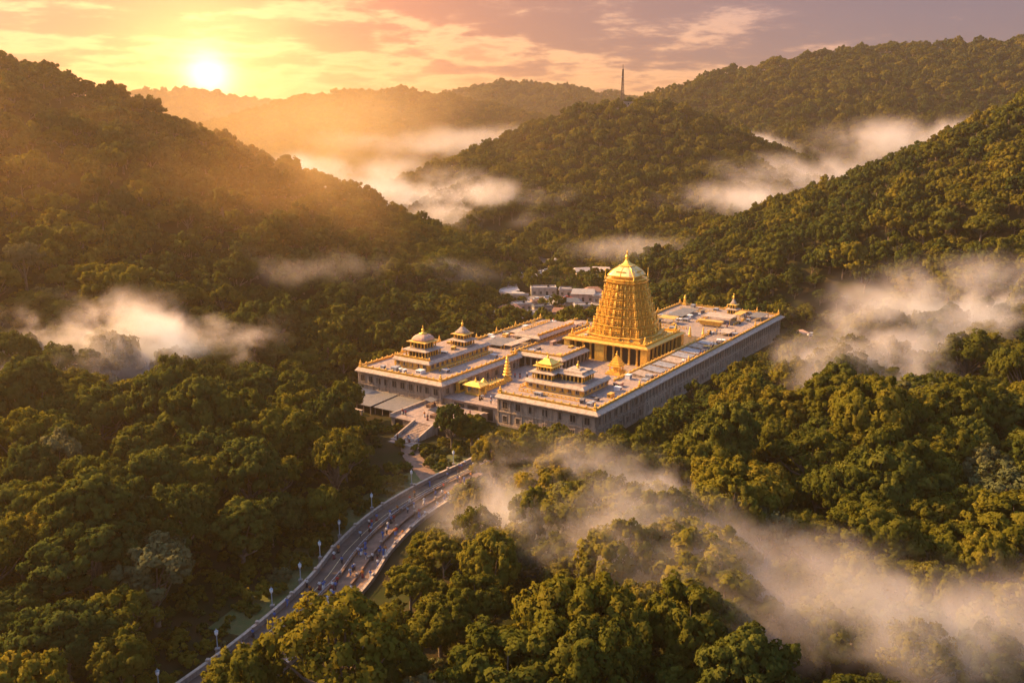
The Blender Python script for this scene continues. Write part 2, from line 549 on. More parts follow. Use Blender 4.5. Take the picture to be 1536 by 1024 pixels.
rngT = np.random.RandomState(5)
def jitter_grid(y0, y1, sp, kx=0.60, xm=20):
    ys = np.arange(y0, y1, sp)
    X_ = []; Y_ = []
    for r, yy in enumerate(ys):
        half = yy * kx + xm
        xs = np.arange(-half, half, sp * 1.08) + (r % 2) * sp * 0.5
        X_.append(xs + rngT.uniform(-.38, .38, len(xs)) * sp); Y_.append(yy + rngT.uniform(-.38, .38, len(xs)) * sp)
    return np.concatenate(X_), np.concatenate(Y_)

near_trees = []        # (x, y, z, kind index, scale, rotation)
Xn, Yn = jitter_grid(104, 292, 10.0, 0.60, 14)
sz = 0.82 + 0.80 * rngT.rand(len(Xn)) ** 1.4
_a = (Xn - TF[0]) * TE1[0] + (Yn - TF[1]) * TE1[1]; _b = (Xn - TF[0]) * TE2[0] + (Yn - TF[1]) * TE2[1]
_gap = np.hypot(np.maximum(np.maximum(-_a, _a - 150), 0), np.maximum(np.maximum(-_b, _b - 82), 0))
_front = ((_b < 4) & (_a > -30)) | ((_a < 4) & (_b < 92))
sz = np.where(_front & (_gap < 34), np.minimum(sz, 0.52 + np.maximum(_gap - 7, 0) / 26 * 0.6), sz)
_rxl = np.interp(Yn, [q[1] for q in ROAD], [q[0] for q in ROAD]); _rr = Xn - _rxl - 8.0
_mw = (Xn > 30) & (Yn < 140)
sz = np.where(_mw, np.minimum(sz, 0.95), sz)
sz = np.where((_rr > -3) & (_rr < 34) & (Yn < 188) & (Yn > 120), np.minimum(sz, 0.42 + np.maximum(_rr - 4, 0) / 30 * 0.6), sz)
ok = ~blocked(Xn, Yn, 5.5 * sz) & ~((_rr > -9) & (_rr < 12) & (Yn > 120) & (Yn < 186))
Zn = height(Xn, Yn)
px_h = sz * 11 / np.hypot(Xn, Yn)
ok &= visible(Xn, Yn, Zn) & (np.abs(Xn) < Yn * 0.60 + 8)
idx = np.where(ok)[0]
idx = idx[np.argsort(-px_h[idx])][:296]
for i in idx:
    near_trees.append((Xn[i], Yn[i], Zn[i], sz[i]))
far_limit = set(idx.tolist())
rest = [i for i in np.where(ok)[0] if i not in far_limit]

FX = [Xn[rest]]; FY = [Yn[rest]]; FS = [sz[rest] * 1.45]
for (y0, y1, sp, s0) in [(292, 400, 7.0, 1.2), (400, 640, 6.3, 1.03), (640, 900, 6.4, 1.02), (900, 1450, 7.6, 1.18), (1450, 2420, 13.0, 1.9)]:
    x_, y_ = jitter_grid(y0, y1, sp)
    s_ = (0.58 + 0.8 * rngT.rand(len(x_)) ** 1.3) * s0
    z_ = height_fast(x_, y_)
    aa = (x_ - TF[0]) * TE1[0] + (y_ - TF[1]) * TE1[1]; bb = (x_ - TF[0]) * TE2[0] + (y_ - TF[1]) * TE2[1]
    gp = np.hypot(np.maximum(np.maximum(-aa, aa - 150), 0), np.maximum(-bb, 0))
    s_ = np.where((bb < 4) & (gp < 30), np.minimum(s_, 0.6 + np.maximum(gp - 8, 0) / 22 * 0.5), s_)
    s_ = np.where((np.abs(x_ - 20) < 36) & (y_ > 362) & (y_ < 500), s_ * 0.72, s_)
    k_ = ~blocked(x_, y_, 3.6 * s_) & visible(x_, y_, z_)
    FX.append(x_[k_]); FY.append(y_[k_]); FS.append(s_[k_])
FX = np.concatenate(FX); FY = np.concatenate(FY); FS = np.concatenate(FS)
FZ = height(FX, FY)
print("near trees", len(near_trees), "forest trees", len(FX))


def instance_on_points(o, col, per):
    g = bpy.data.node_groups.new(o.name, 'GeometryNodeTree')
    g.interface.new_socket("Geometry", in_out='INPUT', socket_type='NodeSocketGeometry')
    g.interface.new_socket("Geometry", in_out='OUTPUT', socket_type='NodeSocketGeometry')
    N_ = g.nodes; L_ = g.links
    gi = N_.new('NodeGroupInput'); go = N_.new('NodeGroupOutput')
    ci = N_.new('GeometryNodeCollectionInfo')
    ci.inputs['Collection'].default_value = col
    ci.inputs['Separate Children'].default_value = True
    ci.inputs['Reset Children'].default_value = True
    def attr(nm, tp):
        a = N_.new('GeometryNodeInputNamedAttribute'); a.data_type = tp
        a.inputs['Name'].default_value = nm
        return [s_ for s_ in a.outputs if s_.enabled and s_.name == 'Attribute'][0]
    ki = attr("kind_index", 'INT'); si = attr("size", 'FLOAT_VECTOR'); ti = attr("turn", 'FLOAT_VECTOR')
    jn = N_.new('GeometryNodeJoinGeometry')
    for k in range(per):
        ip = N_.new('GeometryNodeInstanceOnPoints')
        L_.new(gi.outputs[0], ip.inputs['Points'])
        L_.new(ci.outputs[0], ip.inputs['Instance'])
        ip.inputs['Pick Instance'].default_value = True
        ad = N_.new('ShaderNodeMath'); ad.operation = 'ADD'
        L_.new(ki, ad.inputs[0]); ad.inputs[1].default_value = k
        L_.new(ad.outputs[0], ip.inputs['Instance Index'])
        L_.new(ti, ip.inputs['Rotation'])
        L_.new(si, ip.inputs['Scale'])
        L_.new(ip.outputs[0], jn.inputs[0])
    L_.new(jn.outputs[0], go.inputs[0])
    md = o.modifiers.new(o.name, 'NODES')
    md.node_group = g


def build_forest():
    col = bpy.data.collections.new("forest_kinds")      # not linked: only a source
    for i, (cm, tm) in enumerate(FAR):
        bm = bmesh.new()
        bm.from_mesh(tm)
        me = bpy.data.meshes.new("forest_tree")
        bm.to_mesh(me); bm.free()
        # join crown and trunk into one mesh
        o1 = bpy.data.objects.new("forest_tree_%02d" % (2 * i), cm)
        o2 = bpy.data.objects.new("forest_tree_%02d" % (2 * i + 1), tm)
        col.objects.link(o1); col.objects.link(o2)
    n = len(FX)
    me = bpy.data.meshes.new("forest")
    me.vertices.add(n)
    me.vertices.foreach_set("co", np.stack([FX, FY, FZ - 0.3], -1).ravel())
    # species change in patches and by chance
    pt = fbm(FX / 45, FY / 45, 2) + rngT.normal(0, 0.16, n)
    kind = np.digitize(pt, [-0.22, -0.10, 0.04, 0.18, 0.30]).astype(np.int32)
    order = np.array([3, 2, 0, 1, 5, 4])
    kind = order[np.clip(kind, 0, 5)]
    me.attributes.new("kind_index", 'INT', 'POINT').data.foreach_set("value", (kind * 2).astype(np.int32))
    sc_ = np.stack([FS * rngT.uniform(.88, 1.15, n), FS * rngT.uniform(.88, 1.15, n), FS * rngT.uniform(.85, 1.25, n)], -1)
    me.attributes.new("size", 'FLOAT_VECTOR', 'POINT').data.foreach_set("vector", sc_.astype(np.float32).ravel())
    rt = np.zeros((n, 3), np.float32); rt[:, 2] = rngT.uniform(0, 6.28, n)
    me.attributes.new("turn", 'FLOAT_VECTOR', 'POINT').data.foreach_set("vector", rt.ravel())
    o = mesh_obj("forest", me)
    tag(o, "dense forest of rounded green trees covering the hills", None, None, "stuff")
    instance_on_points(o, col, 2)
build_forest()

# the individual trees nearest the viewer
NEAR_OBJS = []
for t_i, (x, y, z, s_) in enumerate(near_trees):
    rr = rngT.rand(); patch = fbm(np.array([x / 38]), np.array([y / 38 + 4]), 2)[0] + rngT.normal(0, .12)
    if rr < 0.05: k = 6
    elif rr < 0.13: k = 7
    elif patch > 0.24: k = 5
    elif patch < -0.17: k = 3 + int(rr * 100) % 2
    else: k = (0, 1, 2, 7, 0, 1, 2)[int(rr * 1000) % 7]
    if road_dist(np.array([x]), np.array([y]))[0] < 10: k = [8, 7, 2][int(rr * 1000) % 3]
    kind, (cm, tm) = NEAR[k]
    e = empty("tree", (x, y, z - 0.2), rngT.uniform(0, 6.28))
    e.scale = (s_ * rngT.uniform(.88, 1.1), s_ * rngT.uniform(.88, 1.1), s_ * rngT.uniform(0.8, 1.22))
    mesh_obj("trunk", tm, e)
    mesh_obj("crown", cm, e)
    NEAR_OBJS.append((e, kind, x, y, z, s_))

# ---------------------------------------------------------------- undergrowth
def build_undergrowth():
    xs, ys = jitter_grid(88, 330, 3.1, 0.68, 16)
    zs = height(xs, ys)
    k_ = ~blocked(xs, ys, 1.0) & (road_dist(xs, ys) > 8.6)
    xs, ys, zs = xs[k_], ys[k_], zs[k_]
    col = bpy.data.collections.new("undergrowth_kinds")
    for i, (sd, ml) in enumerate(((70, M_LEAF), (71, M_LEAF_DARK), (72, M_LEAF), (73, M_LEAF_GREY))):
        cm, tm = make_tree_meshes("bush", sd, 1.5, 1.7, 0.1, 12, 5, 12, 0.42, ml, 1.0, -0.3, limbs=1)
        col.objects.link(bpy.data.objects.new("bush_%02d" % i, cm))
    n = len(xs)
    me = bpy.data.meshes.new("undergrowth")
    me.vertices.add(n)
    me.vertices.foreach_set("co", np.stack([xs, ys, zs - 0.15], -1).ravel())
    me.attributes.new("kind_index", 'INT', 'POINT').data.foreach_set("value", rngT.choice(4, n, p=[.4, .35, .2, .05]).astype(np.int32))
    s_ = rngT.uniform(0.5, 1.5, n)
    me.attributes.new("size", 'FLOAT_VECTOR', 'POINT').data.foreach_set("vector", np.stack([s_, s_, s_ * rngT.uniform(.7, 1.2, n)], -1).astype(np.float32).ravel())
    rt = np.zeros((n, 3), np.float32); rt[:, 2] = rngT.uniform(0, 6.28, n)
    me.attributes.new("turn", 'FLOAT_VECTOR', 'POINT').data.foreach_set("vector", rt.ravel())
    o = mesh_obj("undergrowth", me)
    tag(o, "low leafy undergrowth covering the ground between the trees", None, None, "stuff")
    instance_on_points(o, col, 1)
build_undergrowth()

# ================================================================ temple
def stone_mat(name, c0, c1, bw=1.6, bh=0.55, stain=(0.10, 0.08, 0.065)):
    m = bpy.data.materials.new(name); m.use_nodes = True
    n = NT(m.node_tree)
    p_ = n.n('ShaderNodeBsdfPrincipled'); out = n.n('ShaderNodeOutputMaterial'); n.l(p_.outputs[0], out.inputs[0])
    t_ = n.n('ShaderNodeTexCoord')
    mp = n.n('ShaderNodeMapping'); n.l(t_.outputs['Object'], mp.inputs[0]); mp.inputs['Scale'].default_value = (0.9, 0.9, 0.22)
    st = n.smooth(n.noise(mp.outputs[0], 1.1, 6, 0.65), 0.42, 0.68)
    fine = n.noise(t_.outputs['Object'], 2.6, 5, 0.7)
    col = n.mix(n.smooth(fine, 0.3, 0.7), tuple(c0) + (1,), tuple(c1) + (1,))
    col = n.mix(n.math('MULTIPLY', st, 0.72), col, tuple(stain) + (1,))
    n.l(col, p_.inputs['Base Color'])
    p_.inputs['Roughness'].default_value = 0.85
    p_.inputs['Specular IOR Level'].default_value = 0.2
    b = n.n('ShaderNodeBump'); b.inputs['Strength'].default_value = 0.4; b.inputs['Distance'].default_value = 0.08
    n.l(fine, b.inputs['Height']); n.l(b.outputs[0], p_.inputs['Normal'])
    return m

M_WALL = stone_mat("carved_stone", (0.37, 0.275, 0.20), (0.28, 0.21, 0.155))
M_WALLG = stone_mat("grey_stone", (0.50, 0.39, 0.29), (0.39, 0.30, 0.225), stain=(0.17, 0.145, 0.12))
M_EAVE = stone_mat("pale_plaster", (0.44, 0.35, 0.28), (0.35, 0.28, 0.225), stain=(0.22, 0.16, 0.12))
M_ROOF = stone_mat("roof_plaster", (0.35, 0.255, 0.205), (0.25, 0.19, 0.165), stain=(0.12, 0.098, 0.09))
M_ROOFG = stone_mat("grey_roof", (0.17, 0.16, 0.16), (0.12, 0.115, 0.12), stain=(0.10, 0.10, 0.11))
M_GOLD = mat("gilded_copper", (0.95, 0.62, 0.12), 0.42, 0.55, second=(0.80, 0.46, 0.07), scale=1.3, bump=0.35)
M_GOLDP = mat("gold_paint", (0.74, 0.44, 0.075), 0.5, 0.25, second=(0.55, 0.29, 0.06), scale=1.1, bump=0.4)
M_DOME = mat("cream_gilding", (0.84, 0.58, 0.26), 0.45, 0.35, second=(0.74, 0.46, 0.16), scale=0.7, bump=0.2)
M_PINK = mat("pink_plaster", (0.50, 0.30, 0.21), 0.75, second=(0.38, 0.23, 0.17), scale=1.2, bump=0.3)
M_DARK = mat("near_black", (0.022, 0.019, 0.017), 0.5)  # near-black; stands for shade inside openings, also used on panes, doors, tanks
M_PANEL = mat("sheet_panel", (0.33, 0.34, 0.36), 0.45, 0.2, second=(0.24, 0.25, 0.27), scale=0.7)
M_BRICKT = mat("brown_board", (0.16, 0.09, 0.06), 0.8, vary=.4, scale=2)
M_WHITE = mat("white_paint", (0.72, 0.70, 0.68), 0.5, second=(0.6, 0.58, 0.56), scale=1.2)


class MB:
    """collects simple solids and links them as one mesh object"""
    def __init__(self):
        self.V = []; self.F = []
    def box(self, x0, x1, y0, y1, z0, z1):
        b = len(self.V)
        self.V += [(x0, y0, z0), (x1, y0, z0), (x1, y1, z0), (x0, y1, z0), (x0, y0, z1), (x1, y0, z1), (x1, y1, z1), (x0, y1, z1)]
        self.F += [tuple(b + i for i in f) for f in ((0, 3, 2, 1), (4, 5, 6, 7), (0, 1, 5, 4), (1, 2, 6, 5), (2, 3, 7, 6), (3, 0, 4, 7))]
        return self
    def cbox(self, cx, cy, w, d, z0, z1):
        return self.box(cx - w / 2, cx + w / 2, cy - d / 2, cy + d / 2, z0, z1)
    def loft(self, rings, cap=True):
        """rings: lists of points with the same count, bottom to top"""
        b = len(self.V); n = len(rings[0])
        for r in rings:
            self.V += [tuple(q) for q in r]
        for i in range(len(rings) - 1):
            for k in range(n):
                a = b + i * n + k; c_ = b + i * n + (k + 1) % n
                self.F.append((a, c_, c_ + n, a + n))
        if cap:
            self.F.append(tuple(b + k for k in range(n))[::-1])
            t_ = b + (len(rings) - 1) * n
            self.F.append(tuple(t_ + k for k in range(n)))
        return self
    def poly_loft(self, poly, levels, cx=0, cy=0):
        """levels: (z, scale) of one plan polygon"""
        return self.loft([[(cx + x * s_, cy + y * s_, z) for x, y in poly] for z, s_ in levels])
    def rect_loft(self, cx, cy, levels):
        """levels: (z, half width, half depth)"""
        return self.loft([[(cx - w_, cy - d_, z), (cx + w_, cy - d_, z), (cx + w_, cy + d_, z), (cx - w_, cy + d_, z)] for z, w_, d_ in levels])
    def lathe(self, cx, cy, prof, n=12):
        """prof: (radius, z)"""
        return self.loft([[(cx + r * math.cos(2 * math.pi * k / n), cy + r * math.sin(2 * math.pi * k / n), z) for k in range(n)] for r, z in prof])
    def bar(self, p0, p1, r, n=6):
        p0 = Vector(p0); p1 = Vector(p1); t_ = (p1 - p0).normalized()
        u_ = t_.orthogonal().normalized(); v_ = t_.cross(u_)
        return self.loft([[tuple(q + (u_ * math.cos(2 * math.pi * k / n) + v_ * math.sin(2 * math.pi * k / n)) * r) for k in range(n)] for q in (p0, p1)])
    def me(self, name, m, smooth=False):
        me = bpy.data.meshes.new(name)
        me.from_pydata(self.V, [], self.F)
        bm = bmesh.new(); bm.from_mesh(me)
        bmesh.ops.recalc_face_normals(bm, faces=bm.faces)
        bm.to_mesh(me); bm.free()
        if smooth:
            me.shade_smooth()
        me.materials.append(m)
        return me
    def build(self, name, m, parent=None, smooth=False, loc=None):
        return mesh_obj(name, self.me(name, m, smooth), parent, loc)


def place(name, a, b, z=0.0, label=None, cat=None, group=None):
    o = empty(name, T(a, b, z), TA)
    tag(o, label, cat, group)
    return o


_win = {}
def window_mesh(w_, h_, fm):
    key = (round(w_, 2), round(h_, 2), fm.name)
    if key not in _win:
        f = MB()
        t_ = 0.16
        f.box(-w_ / 2 - t_, -w_ / 2, -0.14, 0.05, 0, h_); f.box(w_ / 2, w_ / 2 + t_, -0.14, 0.05, 0, h_)
        f.box(-w_ / 2 - t_ - .1, w_ / 2 + t_ + .1, -0.24, 0.05, h_, h_ + 0.2); f.box(-w_ / 2 - t_ - .1, w_ / 2 + t_ + .1, -0.22, 0.05, -0.16, 0)
        f.box(-0.05, 0.05, -0.06, 0.05, 0, h_)
        _win[key] = (f.me("window", fm), MB().box(-w_ / 2, w_ / 2, -0.02, 0.04, 0.0, h_).me("pane", M_DARK))
    return _win[key]

def add_windows(parent, side, u0, u1, wall, z, w_, h_, step, fm, skip=()):
    n = max(1, int((u1 - u0) / step))
    wm, pm = window_mesh(w_, h_, fm)
    for i in range(n):
        if i in skip:
            continue
        u_ = u0 + (i + 0.5) * (u1 - u0) / n
        if side == 'f':   loc, rz = (wall, u_, z), -math.pi / 2
        elif side == 'r': loc, rz = (u_, wall, z), 0.0
        o = mesh_obj("window", wm, parent, loc); o.rotation_euler = (0, 0, rz)
        mesh_obj("pane", pm, o)


def eave(mb, x0, x1, y0, y1, z, sides, over=1.4, drop=0.55, th=0.28):
    """sloping eave round a flat roof, mitred where two sides meet"""
    def off(d_):
        return (x0 - (d_ if 'f' in sides else 0), x1 + (d_ if 'k' in sides else 0), y0 - (d_ if 'r' in sides else 0), y1 + (d_ if 'l' in sides else 0))
    A = off(-0.02); B = off(over)
    def ring(q, z_):
        return [(q[0], q[2], z_), (q[1], q[2], z_), (q[1], q[3], z_), (q[0], q[3], z_)]
    it, ot = ring(A, z + 0.12), ring(B, z - drop)
    ob, ib = ring(B, z - drop - th), ring(A, z - drop - th * 0.4)
    for s_, (i, j) in {'r': (0, 1), 'k': (1, 2), 'l': (2, 3), 'f': (3, 0)}.items():
        if s_ not in sides: continue
        b = len(mb.V)
        mb.V += [it[i], it[j], ot[i], ot[j], ob[i], ob[j], ib[i], ib[j]]
        mb.F += [(b, b + 1, b + 3, b + 2), (b + 2, b + 3, b + 5, b + 4), (b + 4, b + 5, b + 7, b + 6), (b + 6, b + 7, b + 1, b), (b, b + 2, b + 4, b + 6), (b + 1, b + 7, b + 5, b + 3)]

def parapet(mb, x0, x1, y0, y1, z, sides, h=0.75, inset=0.45, step=2.4, th=0.32):
    for s_ in sides:
        if s_ in 'rl':
            y = y0 + inset if s_ == 'r' else y1 - inset
            xa, xb = x0 + (inset if 'f' in sides else 0) + th / 2 + .003, x1 - (inset if 'k' in sides else 0) - th / 2 - .003
            mb.box(xa, xb, y - th / 2, y + th / 2, z, z + h * 0.72)
            mb.box(xa, xb, y - th / 2 - .1, y + th / 2 + .1, z + h * 0.72 + .002, z + h * 0.86)
            n = max(2, int((xb - xa) / step))
            for i in range(n + 1):
                x = xa + .25 + (xb - xa - .5) * i / n
                mb.rect_loft(x, y, [(z + h * .86 + .004, .2, .2), (z + h * 1.02, .2, .2), (z + h * 1.1, .12, .12), (z + h * 1.28, .17, .17), (z + h * 1.5, .03, .03)])
        else:
            x = x0 + inset if s_ == 'f' else x1 - inset
            ya, yb = y0 + (inset if 'r' in sides else 0) - th / 2, y1 - (inset if 'l' in sides else 0) + th / 2
            mb.box(x - th / 2, x + th / 2, ya, yb, z, z + h * 0.72)
            mb.box(x - th / 2 - .1, x + th / 2 + .1, ya - .05, yb + .05, z + h * 0.72 + .002, z + h * 0.86)
            n = max(2, int((yb - ya) / step))
            for i in range(n + 1):
                y = ya + .25 + (yb - ya - .5) * i / n
                mb.rect_loft(x, y, [(z + h * .86 + .004, .2, .2), (z + h * 1.02, .2, .2), (z + h * 1.1, .12, .12), (z + h * 1.28, .17, .17), (z + h * 1.5, .03, .03)])

FINIAL = [(0.30, 0), (0.34, .12), (0.16, .22), (0.34, .42), (0.38, .62), (0.24, .82), (0.09, .92), (0.2, 1.02), (0.1, 1.14), (0.14, 1.25), (0.03, 1.7)]
def finial_prof(s_, z):
    return [(r * s_, z + q * s_) for r, q in FINIAL]

CORNER_FIG = MB().rect_loft(0, 0, [(0, .5, .5), (.5, .5, .5), (.55, .36, .36), (1.0, .3, .3), (1.05, .44, .44), (1.2, .44, .44)]).lathe(0, 0, finial_prof(0.8, 1.2), 8).me("corner_finial", M_GOLDP)


def hall(name, a0, a1, b0, b1, z0, z1, label, cat, eaves='', para='', rows_f=(), rows_r=(), wall_m=None, roof_m=None, frame_m=None, pil=3.6, over=1.4, corners=(), group=None, para_m=None, course=True):
    wall_m = wall_m or M_WALL; roof_m = roof_m or M_ROOF; frame_m = frame_m or M_WALL
    ca, cb = (a0 + a1) / 2, (b0 + b1) / 2
    e = place(name, ca, cb, z0, label, cat, group)
    x0, x1, y0, y1, H_ = a0 - ca, a1 - ca, b0 - cb, b1 - cb, z1 - z0
    mw = MB()
    mw.box(x0, x1, y0, y1, -0.6, H_ - 0.05)
    def band(z_, h_, d_):
        if 'f' in eaves: mw.box(x0 - d_, x0 - .001, y0 + .01, y1 - .01, z_, z_ + h_)
        if 'r' in eaves: mw.box(x0 + .01 - (d_ if 'f' in eaves else 0), x1 - .01, y0 - d_, y0 - .001, z_, z_ + h_)
    if course:
        band(0.0, 0.55, 0.34); band(0.552, 0.2, 0.22)
        band(H_ - 1.45, 0.22, 0.26)
        if H_ > 6: band(H_ * 0.44, 0.24, 0.28); band(H_ * 0.44 + .26, .12, .18)
    if pil:
        if 'f' in eaves:
            n = max(1, int((y1 - y0) / pil))
            for i in range(n + 1):
                y = y0 + .35 + (y1 - y0 - .7) * i / n
                mw.box(x0 - 0.17, x0 - .002, y - .26, y + .26, 0.76, H_ - 0.9)
        if 'r' in eaves:
            n = max(1, int((x1 - x0) / pil))
            for i in range(n + 1):
                x = x0 + .35 + (x1 - x0 - .7) * i / n
                mw.box(x - .26, x + .26, y0 - 0.17, y0 - .002, 0.76, H_ - 0.9)
    mw.build("wall", wall_m, e)
    MB().box(x0 + .03, x1 - .03, y0 + .03, y1 - .03, H_ - 0.048, H_ + 0.02).build("roof", roof_m, e)
    if eaves:
        me_ = MB(); eave(me_, x0, x1, y0, y1, H_, eaves, over)
        me_.build("eave", M_EAVE, e)
    if para:
        mp_ = MB(); parapet(mp_, x0, x1, y0, y1, H_ + .022, para)
        mp_.build("parapet", para_m or M_GOLDP, e)
    for (z_, w_, h_, st) in rows_f:
        add_windows(e, 'f', y0 + .4, y1 - .4, x0, z_, w_, h_, st, frame_m)
    for (z_, w_, h_, st) in rows_r:
        add_windows(e, 'r', x0 + .4, x1 - .4, y0, z_, w_, h_, st, frame_m)
    for (ca_, cb_) in corners:
        mesh_obj("corner_finial", CORNER_FIG, e, (ca_ - ca, cb_ - cb, H_ + .02))
    return e


def colonnade(e, x0, x1, y0, y1, z0, z1, sides, step=2.6, m=None, w_=0.5, name="column"):
    """square columns in front of a recessed dark core, one mesh per column"""
    m = m or M_GOLDP
    key = ("col", round(z1 - z0, 2), w_, m.name)
    if key not in _win:
        h_ = z1 - z0
        _win[key] = MB().rect_loft(0, 0, [(0, w_ * .7, w_ * .7), (.35, w_ * .7, w_ * .7), (.4, w_ * .45, w_ * .45), (h_ * .5, w_ * .42, w_ * .42), (h_ - .5, w_ * .42, w_ * .42), (h_ - .45, w_ * .65, w_ * .65), (h_ - .2, w_ * .65, w_ * .65), (h_, w_ * .95, w_ * .95)]).me(name, m)
    pts = []
    if 'f' in sides:
        n = max(1, round((y1 - y0) / step)); pts += [(x0, y0 + (y1 - y0) * i / n) for i in range(n + 1)]
    if 'r' in sides:
        n = max(1, round((x1 - x0) / step)); pts += [(x0 + (x1 - x0) * i / n, y0) for i in range(1 if 'f' in sides else 0, n + 1)]
    for (x, y) in pts:
        mesh_obj(name, _win[key], e, (x, y, z0))

# --- podium of the inner courtyard
pod = place("temple_podium", 49, 30, 0, "raised pinkish stone courtyard floor between the temple wings", "podium")
MB().box(-48, 49, -20, 19.4, -0.6, 4.3).build("wall", M_WALL, pod)
MB().box(-48.6, 49, -20, 19.4, 4.302, 4.5).build("paving", M_ROOF, pod)
for (b0, b1) in ((32.5, 36.2), (37.4, 41.0), (42.2, 45.6)):
    MB().box(-48.14, -48.01, b0 - 30, b1 - 30, 0.4, 3.6).build("gateway_shade", M_DARK, pod)  # dark panels on the wall stand for the shade inside the gates

# --- wings
front = hall("temple_hall", 0, 28, 0, 30.3, 0, 8.8, "front stone hall with two gold kiosks on its pink roof", "hall", 'fr', 'fr',
     rows_f=((5.0, 1.5, 1.9, 3.8), (1.3, 1.1, 1.6, 3.8)), rows_r=((5.0, 1.0, 1.9, 2.8), (1.3, 1.0, 1.6, 3.6)), corners=((.5, .5), (.5, 29.6), (26, .5)))
gal = hall("temple_gallery", 28.003, 95, 0, 10, 0, 8.797, "long grey stone gallery beside the tower, with skylight panels on its roof", "gallery", 'r', 'rl', wall_m=M_WALLG, frame_m=M_WALLG,
     rows_r=((4.9, 0.9, 2.2, 2.1), (1.2, 1.1, 1.7, 4.2)), pil=2.1, corners=((60, .5),))
rear = hall("temple_hall", 95.003, 146.5, 0, 41.5, 0, 8.8, "rear stone hall with a yellow tank and small turret on its cluttered roof", "hall", 'rkl', 'rkl', wall_m=M_WALLG, frame_m=M_WALLG,
     rows_r=((4.9, 0.9, 2.2, 2.1), (1.2, 1.1, 1.7, 4.2)), pil=2.1, corners=((145.9, .6), (145.9, 40.9), (145.9, 21), (120, .6), (145.9, 9), (110, 40.9), (125, 40.9)))
left = hall("temple_hall", 0, 40, 49.5, 81, 0, 8.8, "brown stone wing crowned by a pink domed kiosk and a stepped kiosk", "hall", 'fr', 'frl',
     rows_f=((4.9, 1.5, 1.9, 3.0), (0.9, 1.3, 1.8, 3.0)), rows_r=((5.0, 1.3, 1.7, 4.6),), corners=((.6, 50.1), (.6, 80.4), (20, 80.4), (39, 80.4), (39, 50.1)))
leftup = hall("upper_storey", 7.5, 38, 59.8, 73, 8.82, 11.8, "low upper storey with small windows below the pink domed kiosk", "storey", 'fr', 'f', wall_m=M_GOLDP, frame_m=M_EAVE,
     rows_f=((0.7, 1.0, 1.3, 2.2),), rows_r=((0.7, 1.0, 1.3, 2.4),), pil=2.2, over=1.0, course=False)
frontup = hall("upper_storey", 9.5, 24, 9.2, 27.2, 8.82, 11.5, "gold banded upper storey under the two gold kiosks of the front hall", "storey", 'fr', '', wall_m=M_GOLDP, frame_m=M_EAVE,
     rows_f=((0.6, 0.9, 1.2, 2.2),), rows_r=((0.6, 0.9, 1.2, 2.2),), pil=2.2, over=1.0, course=False)
mid = hall("temple_hall", 40.003, 92, 52.2, 73.5, 0, 8.5, "flat roofed hall left of the tower with a raised pavilion on top", "hall", 'r', 'lr', rows_r=((5.0, 1.0, 1.6, 3.0),), corners=((50, 73), (62, 73), (74, 73), (91, 73), (91, 53)))
midup = hall("upper_storey", 57, 81, 52.6, 62, 8.52, 10.9, "raised roof pavilion with a dark colonnade left of the tower platform", "storey", 'fr', 'r', wall_m=M_WALL, pil=0, over=0.9, course=False, rows_r=((0.4, 1.1, 1.5, 2.0),), rows_f=((0.4, 1.1, 1.5, 2.0),))
link = hall("temple_hall", 92.003, 104, 41.503, 61, 0, 8.75, "small flat roofed block behind the tower platform", "hall", 'k', 'lk')
porchhall = hall("temple_hall", 44.5, 60.5, 36.5, 52.18, 4.52, 8.45, "low pillared hall in the courtyard before the tower platform", "hall", 'fr', 'fr', wall_m=M_DARK, pil=0, over=1.5, course=False)  # near-black walls stand for the shade behind the columns
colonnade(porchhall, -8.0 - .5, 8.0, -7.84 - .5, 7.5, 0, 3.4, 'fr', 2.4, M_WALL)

# --- tower platform
plat = place("tower_platform", 76, 30.4, 4.52, "golden pillared platform hall carrying the temple tower", "platform")
MB().box(-12.4, 13.8, -13.0, 14.4, -0.4, 5.6).build("shade_core", M_DARK, plat)  # near-black box for the shade behind the platform columns
mm = MB(); mm.box(-14, 14, -14.6, 14.6, 5.602, 6.5); mm.build("roof", M_GOLDP, plat)
mm = MB(); eave(mm, -14, 14, -14.6, 14.6, 6.5, 'frkl', 1.0, 0.4, .3); mm.build("eave", M_GOLDP, plat)
mm = MB(); parapet(mm, -13.4, 13.4, -14, 14, 6.52, 'frkl', .7, .1, 2.0); mm.build("parapet", M_GOLD, plat)
colonnade(plat, -13.5, 13.4, -14.1, 14.0, 0, 5.6, 'fr', 2.9, M_GOLDP, 0.62)
mm = MB()
for (x, y, w_, d_) in ((-13.4, -14.0, 2.2, 2.2), (-13.4, 14.0, 2.2, 2.2), (13.4, -14.0, 2.2, 2.2), (-13.4, 2, 1.6, 3.4)):
    mm.cbox(x, y, w_, d_, 0.01, 5.58)
mm.build("pier", M_GOLDP, plat)

# --- the tower
def ratha(w_, steps=((1.0, .32), (.92, .58), (.84, .84))):
    """stepped-square plan with projecting centre bays, half width w_"""
    q = []
    for (x, y) in steps:
        q.append((x * w_, y * w_))
    quarter = []
    for i, (x, y) in enumerate(q):
        if i: quarter.append((x, q[i - 1][1]))
        quarter.append((x, y))
    rev = [(y, x) for x, y in quarter[::-1]]
    arc = quarter + rev[1:] if abs(quarter[-1][0] - quarter[-1][1]) < 1e-6 else quarter + rev
    pts = []
    for k in range(4):
        c_, s_ = [(1, 0), (0, 1), (-1, 0), (0, -1)][k]
        pts += [(x * c_ - y * s_, x * s_ + y * c_) for x, y in arc]
    return pts

